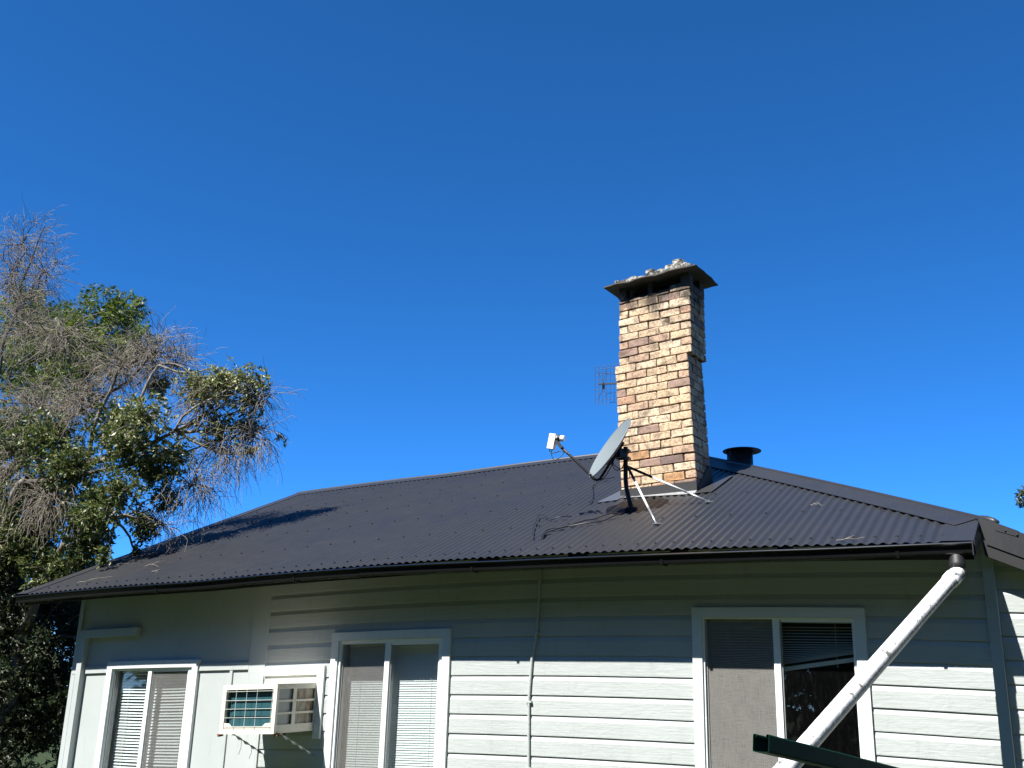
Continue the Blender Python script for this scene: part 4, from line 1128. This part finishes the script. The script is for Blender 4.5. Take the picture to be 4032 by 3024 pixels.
LOW = [(-11.75, 2.2, .5, .4), (-11.6, 2.0, .95, .35), (-12.1, 1.5, .3, .35), (-12.6, .9, .25, .4), (-11.5, 2.6, .4, .4), (-12.55, .8, 1.7, .4), (-12.75, .8, 2.35, .4), (-12.75, .8, 1.05, .4), (-13.2, .85, 2.95, .45), (-12.35, .9, .75, .4), (-12.2, 1.2, .45, .4), (-12.9, 1.0, .5, .5), (-13.2, .9, 1.7, .4), (-12.0, 1.6, 1.5, .35), (-11.85, 1.9, .8, .4), (-12.0, 1.9, 2.0, .35), (-11.7, 2.2, 2.6, .35), (-11.9, 1.5, 3.0, .35), (-12.92, 1.1, 1.9, 0.52), (-12.66, 1.05, 2.66, 0.43), (-13.23, 1.15, 1.34, 0.51), (-12.43, 1.15, 1.21, 0.43), (-12.81, 0.95, 3.23, 0.44), (-12.27, 1.25, 2.18, 0.39), (-13.52, 1.05, 2.6, 0.52), (-13.63, 1.15, 1.84, 0.6), (-13.19, 1.55, 2.87, 0.59), (-12.75, 1.75, 2.64, 0.46), (-13.26, 1.65, 2.19, 0.58), (-12.85, 1.95, 1.96, 0.46), (-12.96, 1.55, 1.51, 0.62), (-12.5, 1.75, 1.35, 0.45), (-12.53, 1.35, 1.08, 0.43), (-12.22, 1.55, 1.06, 0.36), (-12.75, 2.05, 2.38, 0.32), (-12.84, 2.35, 2.83, 0.33), (-13.02, 1.25, 2.49, 0.46), (-12.44, 1.35, 1.74, 0.45), (-12.86, 1.95, 2.94, 0.4), (-13.54, 2.55, 1.83, 0.68), (-13.34, 2.65, 2.77, 0.6), (-12.65, 2.45, 1.59, 0.51), (-13.92, 2.05, 2.25, 0.68), (-13.83, 1.75, 1.35, 0.59), (-12.16, 2.55, 2.43, 0.43), (-11.96, 2.45, 2.97, 0.39)]
BT = thing('broadleaf_tree', (-12.7, 1.3, 0.0), 'spreading dark evergreen tree with pale-backed leaves overhanging the left end of the roof', 'tree')
tr = Tubes(); tip = Tubes()
hub = {'a': (-12.24, .99, 3.64), 'b': (-11.18, .72, 4.37), 'c': (-10.35, .49, 4.42), 'd': (-9.76, .81, 4.76), 'e': (-11.61, .9, 3.46)}
def limb(a, b, r0, r1, bend=.05, n=8): p = poly(a, b, n, bend, rg); tr.add(p, r0, r1, 8); return p
limb((-12.7, 1.3, 0.0), (-12.57, 1.21, 2.31), .14, .10, .02); limb((-12.57, 1.21, 2.31), hub['a'], .10, .075, .03)
limb(hub['a'], hub['b'], .075, .05); limb(hub['b'], hub['c'], .05, .036); limb(hub['c'], hub['d'], .036, .02, .03)
limb(hub['a'], (-12.4, .81, 4.9), .055, .028); limb((-12.57, 1.21, 2.31), hub['e'], .06, .04); limb(hub['e'], (-10.26, .45, 3.65), .04, .018); limb((-13.28, .99, 3.3), (-11.87, .40, 4.24), .09, .045, .03)
limb((-13.1, .77, 4.27), (-12.26, .45, 4.55), .055, .018); limb(hub['b'], (-10.64, .54, 5.57), .036, .016); limb(hub['c'], (-10.21, .81, 5.67), .032, .013)
hubs = [np.array(v) for v in hub.values()] + [np.array((-12.4, .81, 4.9)), np.array((-10.26, .45, 3.65)), np.array((-10.21, .81, 5.67)), np.array((-12.57, 1.21, 2.31))]
for c in UP:
    p = np.array(c[:3]); h = min(hubs, key=lambda q: np.linalg.norm(q - p)); limb(h, p, .018, .006, .10, 7)
for c in LOW:
    p = np.array(c[:3]); h = np.array((-12.6, 1.5, min(2.3, max(.4, c[2] - .3)))); tip.add(poly(h, p, 6, .08, rg), .010, .004, 5)
UP = [(x, y + rg.uniform(-.25, .25), z - (.14 if x > -10.05 and z > 4.4 else 0), r) for x, y, z, r in UP]
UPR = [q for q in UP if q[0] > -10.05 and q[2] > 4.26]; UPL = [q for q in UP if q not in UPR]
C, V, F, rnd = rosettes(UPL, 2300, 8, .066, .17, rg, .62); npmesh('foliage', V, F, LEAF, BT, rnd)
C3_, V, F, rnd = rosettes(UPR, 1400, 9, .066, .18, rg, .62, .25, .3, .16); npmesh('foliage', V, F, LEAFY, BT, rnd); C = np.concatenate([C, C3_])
pick = C[rg.uniform(0, 1, len(C)) < .30]
for c in pick:
    h = min((np.array(q[:3]) for q in UP), key=lambda q: np.linalg.norm(q - c)); tip.add(poly(h + (c - h) * .15, c, 3, .08, rg), .005, .0025, 3)
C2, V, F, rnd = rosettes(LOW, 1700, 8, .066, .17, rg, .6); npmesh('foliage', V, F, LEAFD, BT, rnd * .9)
for c in C2[rg.uniform(0, 1, len(C2)) < .2]:
    h = min((np.array(q[:3]) for q in LOW), key=lambda q: np.linalg.norm(q - c)); tip.add(poly(h + (c - h) * .2, c, 3, .1, rg), .005, .0025, 3)
tr.build('trunk', BARK, BT); tip.build('twigs', TWIG, BT)['kind'] = 'stuff'

# --- nearly leafless tree with drooping grey twigs threaded through it
rg = np.random.default_rng(5)
DRY = [(-13.98, 1.17, 8.29, 0.67, 210.0), (-14.16, 1.17, 7.81, 0.64, 170.0), (-13.31, 1.17, 7.68, 0.42, 150.0), (-10.43, 0.92, 5.91, 0.5, 330.0), (-10.08, 1.02, 5.73, 0.34, 170.0), (-10.8, 0.74, 5.73, 0.42, 300.0), (-12.47, 0.81, 5.38, 0.65, 420.0), (-11.36, 0.63, 5.28, 0.53, 360.0), (-9.26, 1.26, 4.54, 0.36, 200.0), (-8.98, 1.38, 4.75, 0.26, 130.0), (-9.59, 1.05, 4.11, 0.37, 210.0), (-9.86, 0.89, 3.6, 0.24, 80.0), (-13.29, 0.99, 6.69, 0.61, 330.0), (-12.39, 0.54, 4.42, 0.55, 240.0), (-11.18, 0.27, 3.91, 0.44, 180.0), (-8.89, 1.35, 5.26, 0.19, 110.0), (-12.53, 1.08, 6.49, 0.53, 260.0), (-9.58, 1.04, 5.18, 0.49, 220.0), (-13.5, 1.08, 7.28, 0.42, 160.0)]
DT = thing('bare_tree', (-13.5, 1.0, 0.0), 'nearly leafless tree with fine drooping grey twigs rising above the green crowns', 'tree')
tr = Tubes(); tw = Tubes()
limb((-13.5, 1.0, 0.0), (-13.56, 1.04, 3.84), .10, .06, .02); limb((-13.56, 1.04, 3.84), (-13.9, 1.08, 5.9), .05, .034, .05); limb((-13.9, 1.08, 5.9), (-13.83, 1.17, 7.29), .034, .022, .04); limb((-13.83, 1.17, 7.29), (-13.52, 1.17, 8.51), .02, .006, .03)
limb((-13.56, 1.04, 3.84), (-11.61, .72, 5.14), .055, .032, .04); limb((-11.61, .72, 5.14), (-10.42, .83, 5.84), .032, .014, .04); limb((-13.56, 1.04, 3.84), (-10.77, .36, 4.19), .045, .026, .04); limb((-10.77, .36, 4.19), (-9.31, 1.15, 4.69), .026, .009, .03)
hubs = [np.array(q) for q in ((-13.83, 1.17, 7.29), (-13.62, 1.08, 5.9), (-11.61, .72, 5.14), (-10.42, .83, 5.84), (-10.77, .36, 4.19), (-9.31, 1.15, 4.69), (-13.56, 1.04, 3.84))]
for (x, y, z, r, n) in DRY:
    p = np.array((x, y, z)); h = min(hubs, key=lambda q: np.linalg.norm(q - p)); limb(h, p, .014, .006, .10, 7)
    for _ in range(9):
        q = p + unit(rg.normal(0, 1, 3)) * r * .85; limb(p, q, .0075, .0032, .12, 6)
    gv = .62 if z < 4.8 else .18
    droopy(tw, (x, y, z), r, int(n * .75), rg, (.22, .55) if z > 4.8 else (.26, .66), .0040, gv)
tr.build('trunk', BARKD, DT); tw.build('twigs', TWIG, DT)['kind'] = 'stuff'

# --- feathery bright green tree behind
rg = np.random.default_rng(8)
FE = [(-18.05, 6.0, 9.26, 0.66), (-17.35, 6.0, 9.38, 0.34), (-18.92, 6.0, 8.91, 0.7), (-21.39, 6.5, 10.37, 0.48), (-21.65, 6.5, 9.66, 0.78), (-19.69, 6.0, 8.6, 0.78), (-18.38, 6.0, 8.25, 0.57), (-20.63, 6.0, 8.24, 0.92), (-17.5, 6.0, 8.53, 0.5), (-18.89, 6.0, 7.69, 0.75), (-16.53, 5.8, 8.51, 0.23), (-19.91, 6.2, 9.44, 0.53)]
FT = thing('feathery_tree', (-19.6, 6.2, 0.0), 'bright green tree with feathery fern-like leaves behind the bare twigs', 'tree')
tr = Tubes(); limb((-19.6, 6.2, 0.0), (-19.4, 6.1, 5.6), .20, .13, .02); limb((-19.4, 6.1, 5.6), (-18.6, 6.0, 8.0), .10, .05)
hubs = [np.array((-19.4, 6.1, 5.6)), np.array((-18.6, 6.0, 8.0))]
Vs = []; Fs = []; rs = []; off = 0
for (x, y, z, r) in FE:
    p = np.array((x, y, z)); h = min(hubs, key=lambda q: np.linalg.norm(q - p)); limb(h, p, .04, .012, .06)
    n = int(420 * r ** 1.9) + 40
    for _ in range(n):
        d = unit(rg.normal(0, 1, 3)); c = p + d * r * rg.uniform(0, 1) ** .5; ax = unit(d * .6 + rg.normal(0, .6, 3) + np.array([0, 0, .25])); Lf = rg.uniform(.26, .46)
        sd_ = unit(np.cross(ax, rg.normal(0, 1, 3))); k = 9; tt = np.repeat(np.linspace(.12, 1, k), 2)[:, None]; sg_ = np.tile([1., -1.], k)[:, None]
        base = c + ax * Lf * tt + np.array([0, 0, -1]) * (tt ** 2) * Lf * .25
        dirs = unit(sd_ * sg_ + ax * .35 + np.array([0, 0, -.15])); LL = (Lf * .30 * np.sin(np.pi * (.18 + .78 * tt))).ravel()
        V, F = leaf_quads(base, dirs, LL, .17, rg, .05); Vs.append(V); Fs.append(F + off); off += len(V); rs.append(np.full(len(F), rg.uniform(0, 1)))
npmesh('foliage', np.concatenate(Vs), np.concatenate(Fs), FERN, FT, np.concatenate(rs)); tr.build('trunk', BARKD, FT)

# --- gum tree far off, its crown just entering on the right
rg = np.random.default_rng(9)
GT = thing('gum_tree', (.4, 27.2, 0.0), 'distant olive gum tree crown at the right edge above the roof', 'tree')
GC = [(-1.28, 27.0, 8.13, .27), (-1.42, 27.0, 7.92, .17), (-.95, 27.0, 8.33, .42), (-1.05, 27.0, 7.90, .24), (-.4, 27.1, 8.7, .6), (.4, 27.2, 8.9, .7), (1.0, 27.1, 8.5, .7), (.1, 27.3, 8.1, .5)]
tr = Tubes(); limb((.4, 27.2, 0.0), (.3, 27.2, 6.2), .22, .14, .02); hubs = [np.array((.3, 27.2, 6.2))]; limb(hubs[0], (.4, 27.2, 8.2), .13, .06); hubs.append(np.array((.4, 27.2, 8.2)))
for c in GC:
    p = np.array(c[:3]); h = min(hubs, key=lambda q: np.linalg.norm(q - p)); limb(h, p, .05, .015, .06)
C, V, F, rnd = rosettes(GC, 760, 8, .13, .15, rg, .5, .35); npmesh('foliage', V, F, GUM, GT, rnd); tr.build('trunk', BARK, GT)

# ------------------------------------------------------------------ fallen twigs on the roof
rg = np.random.default_rng(21)
for i, (x, y, L_, a, lab) in enumerate(((-9.25, .15, .34, .3, 'forked dry twig lying on the roof below the tree shadow'), (-9.75, -.30, .42, .2, 'long curved pale twig lying along the gutter edge of the roof'), (-9.95, .25, .22, 1.0, 'short dry twig lying near the left hip of the roof'), (-8.85, -.10, .16, -.4, 'yellowed leaf sprig lying on the left part of the roof'), (-1.95, .60, .14, -.8, 'tiny pale curled twig on the roof right of the chimney'), (-1.55, -.46, .20, .5, 'wispy dry twig caught on the gutter lip right of the chimney'))):
    TWG = thing('fallen_twig', rpt(x, y, .014), lab, 'twig', 'dry twigs fallen on the roof'); t_ = Tubes()
    p = [np.array(rpt(x, y, .018))]
    for s in range(6):
        a += rg.normal(0, .35); q = p[-1][:2] + np.array([math.cos(a), math.sin(a)]) * L_ / 6; p.append(np.array(rpt(q[0], q[1], .016 + .012 * abs(rg.normal()))))
    t_.add(p, .0030, .0015, 4); q = p[2]; t_.add([q, q + np.array([.12, .09, .07]) * L_, q + np.array([.25, .22, .14]) * L_], .003, .0015, 4); t_.build('stem', TWIG, TWG)

# ------------------------------------------------------------------ unseen trees added behind and beside the viewpoint to block low sky light
rg = np.random.default_rng(33)
def sky_block_tree(x, y, hgt, wid):
    t = thing('sky_block_tree', (x, y, 0.0), 'tall unseen tree added near the viewpoint to block low sky light', 'tree', 'added trees that cut sky light and reflections')
    tb = Tubes(); tb.add(poly((x, y, 0), (x, y, hgt * .8), 6, .01, rg), .25, .06, 7); tb.build('trunk', BARKD, t)
    n = 5200; d = unit(rg.normal(0, 1, (n, 3))); c = np.array([x, y, hgt * .5]) + d * (rg.uniform(0, 1, (n, 1)) ** .4) * np.array([wid, wid, hgt * .52])
    c[:, 2] = np.maximum(c[:, 2], .1)
    V, F = leaf_quads(c, unit(rg.normal(0, 1, (n, 3))), rg.uniform(.45, .8, n), .25, rg); npmesh('foliage', V, F, LEAFD, t, rg.uniform(0, .9, n))
for x, y, h, w in ((-23, -16, 11, 3.6), (-16.5, -18, 12, 3.8), (-10, -19, 13, 3.8), (-3.5, -18.5, 12.5, 3.8), (3, -19, 13, 3.8), (9.5, -17, 12, 3.8), (14, -11.5, 14, 3.8), (14.5, -5.0, 15, 3.8), (16, 1.5, 15, 3.8), (-27, -10, 10, 3.4), (-13.3, -24, 12, 4), (-6.8, -25, 13, 4), (-.2, -24.5, 13, 4), (6.4, -24, 13, 4), (-19.8, -23, 12, 4), (13, -21, 13, 4)): sky_block_tree(x, y, h, w)
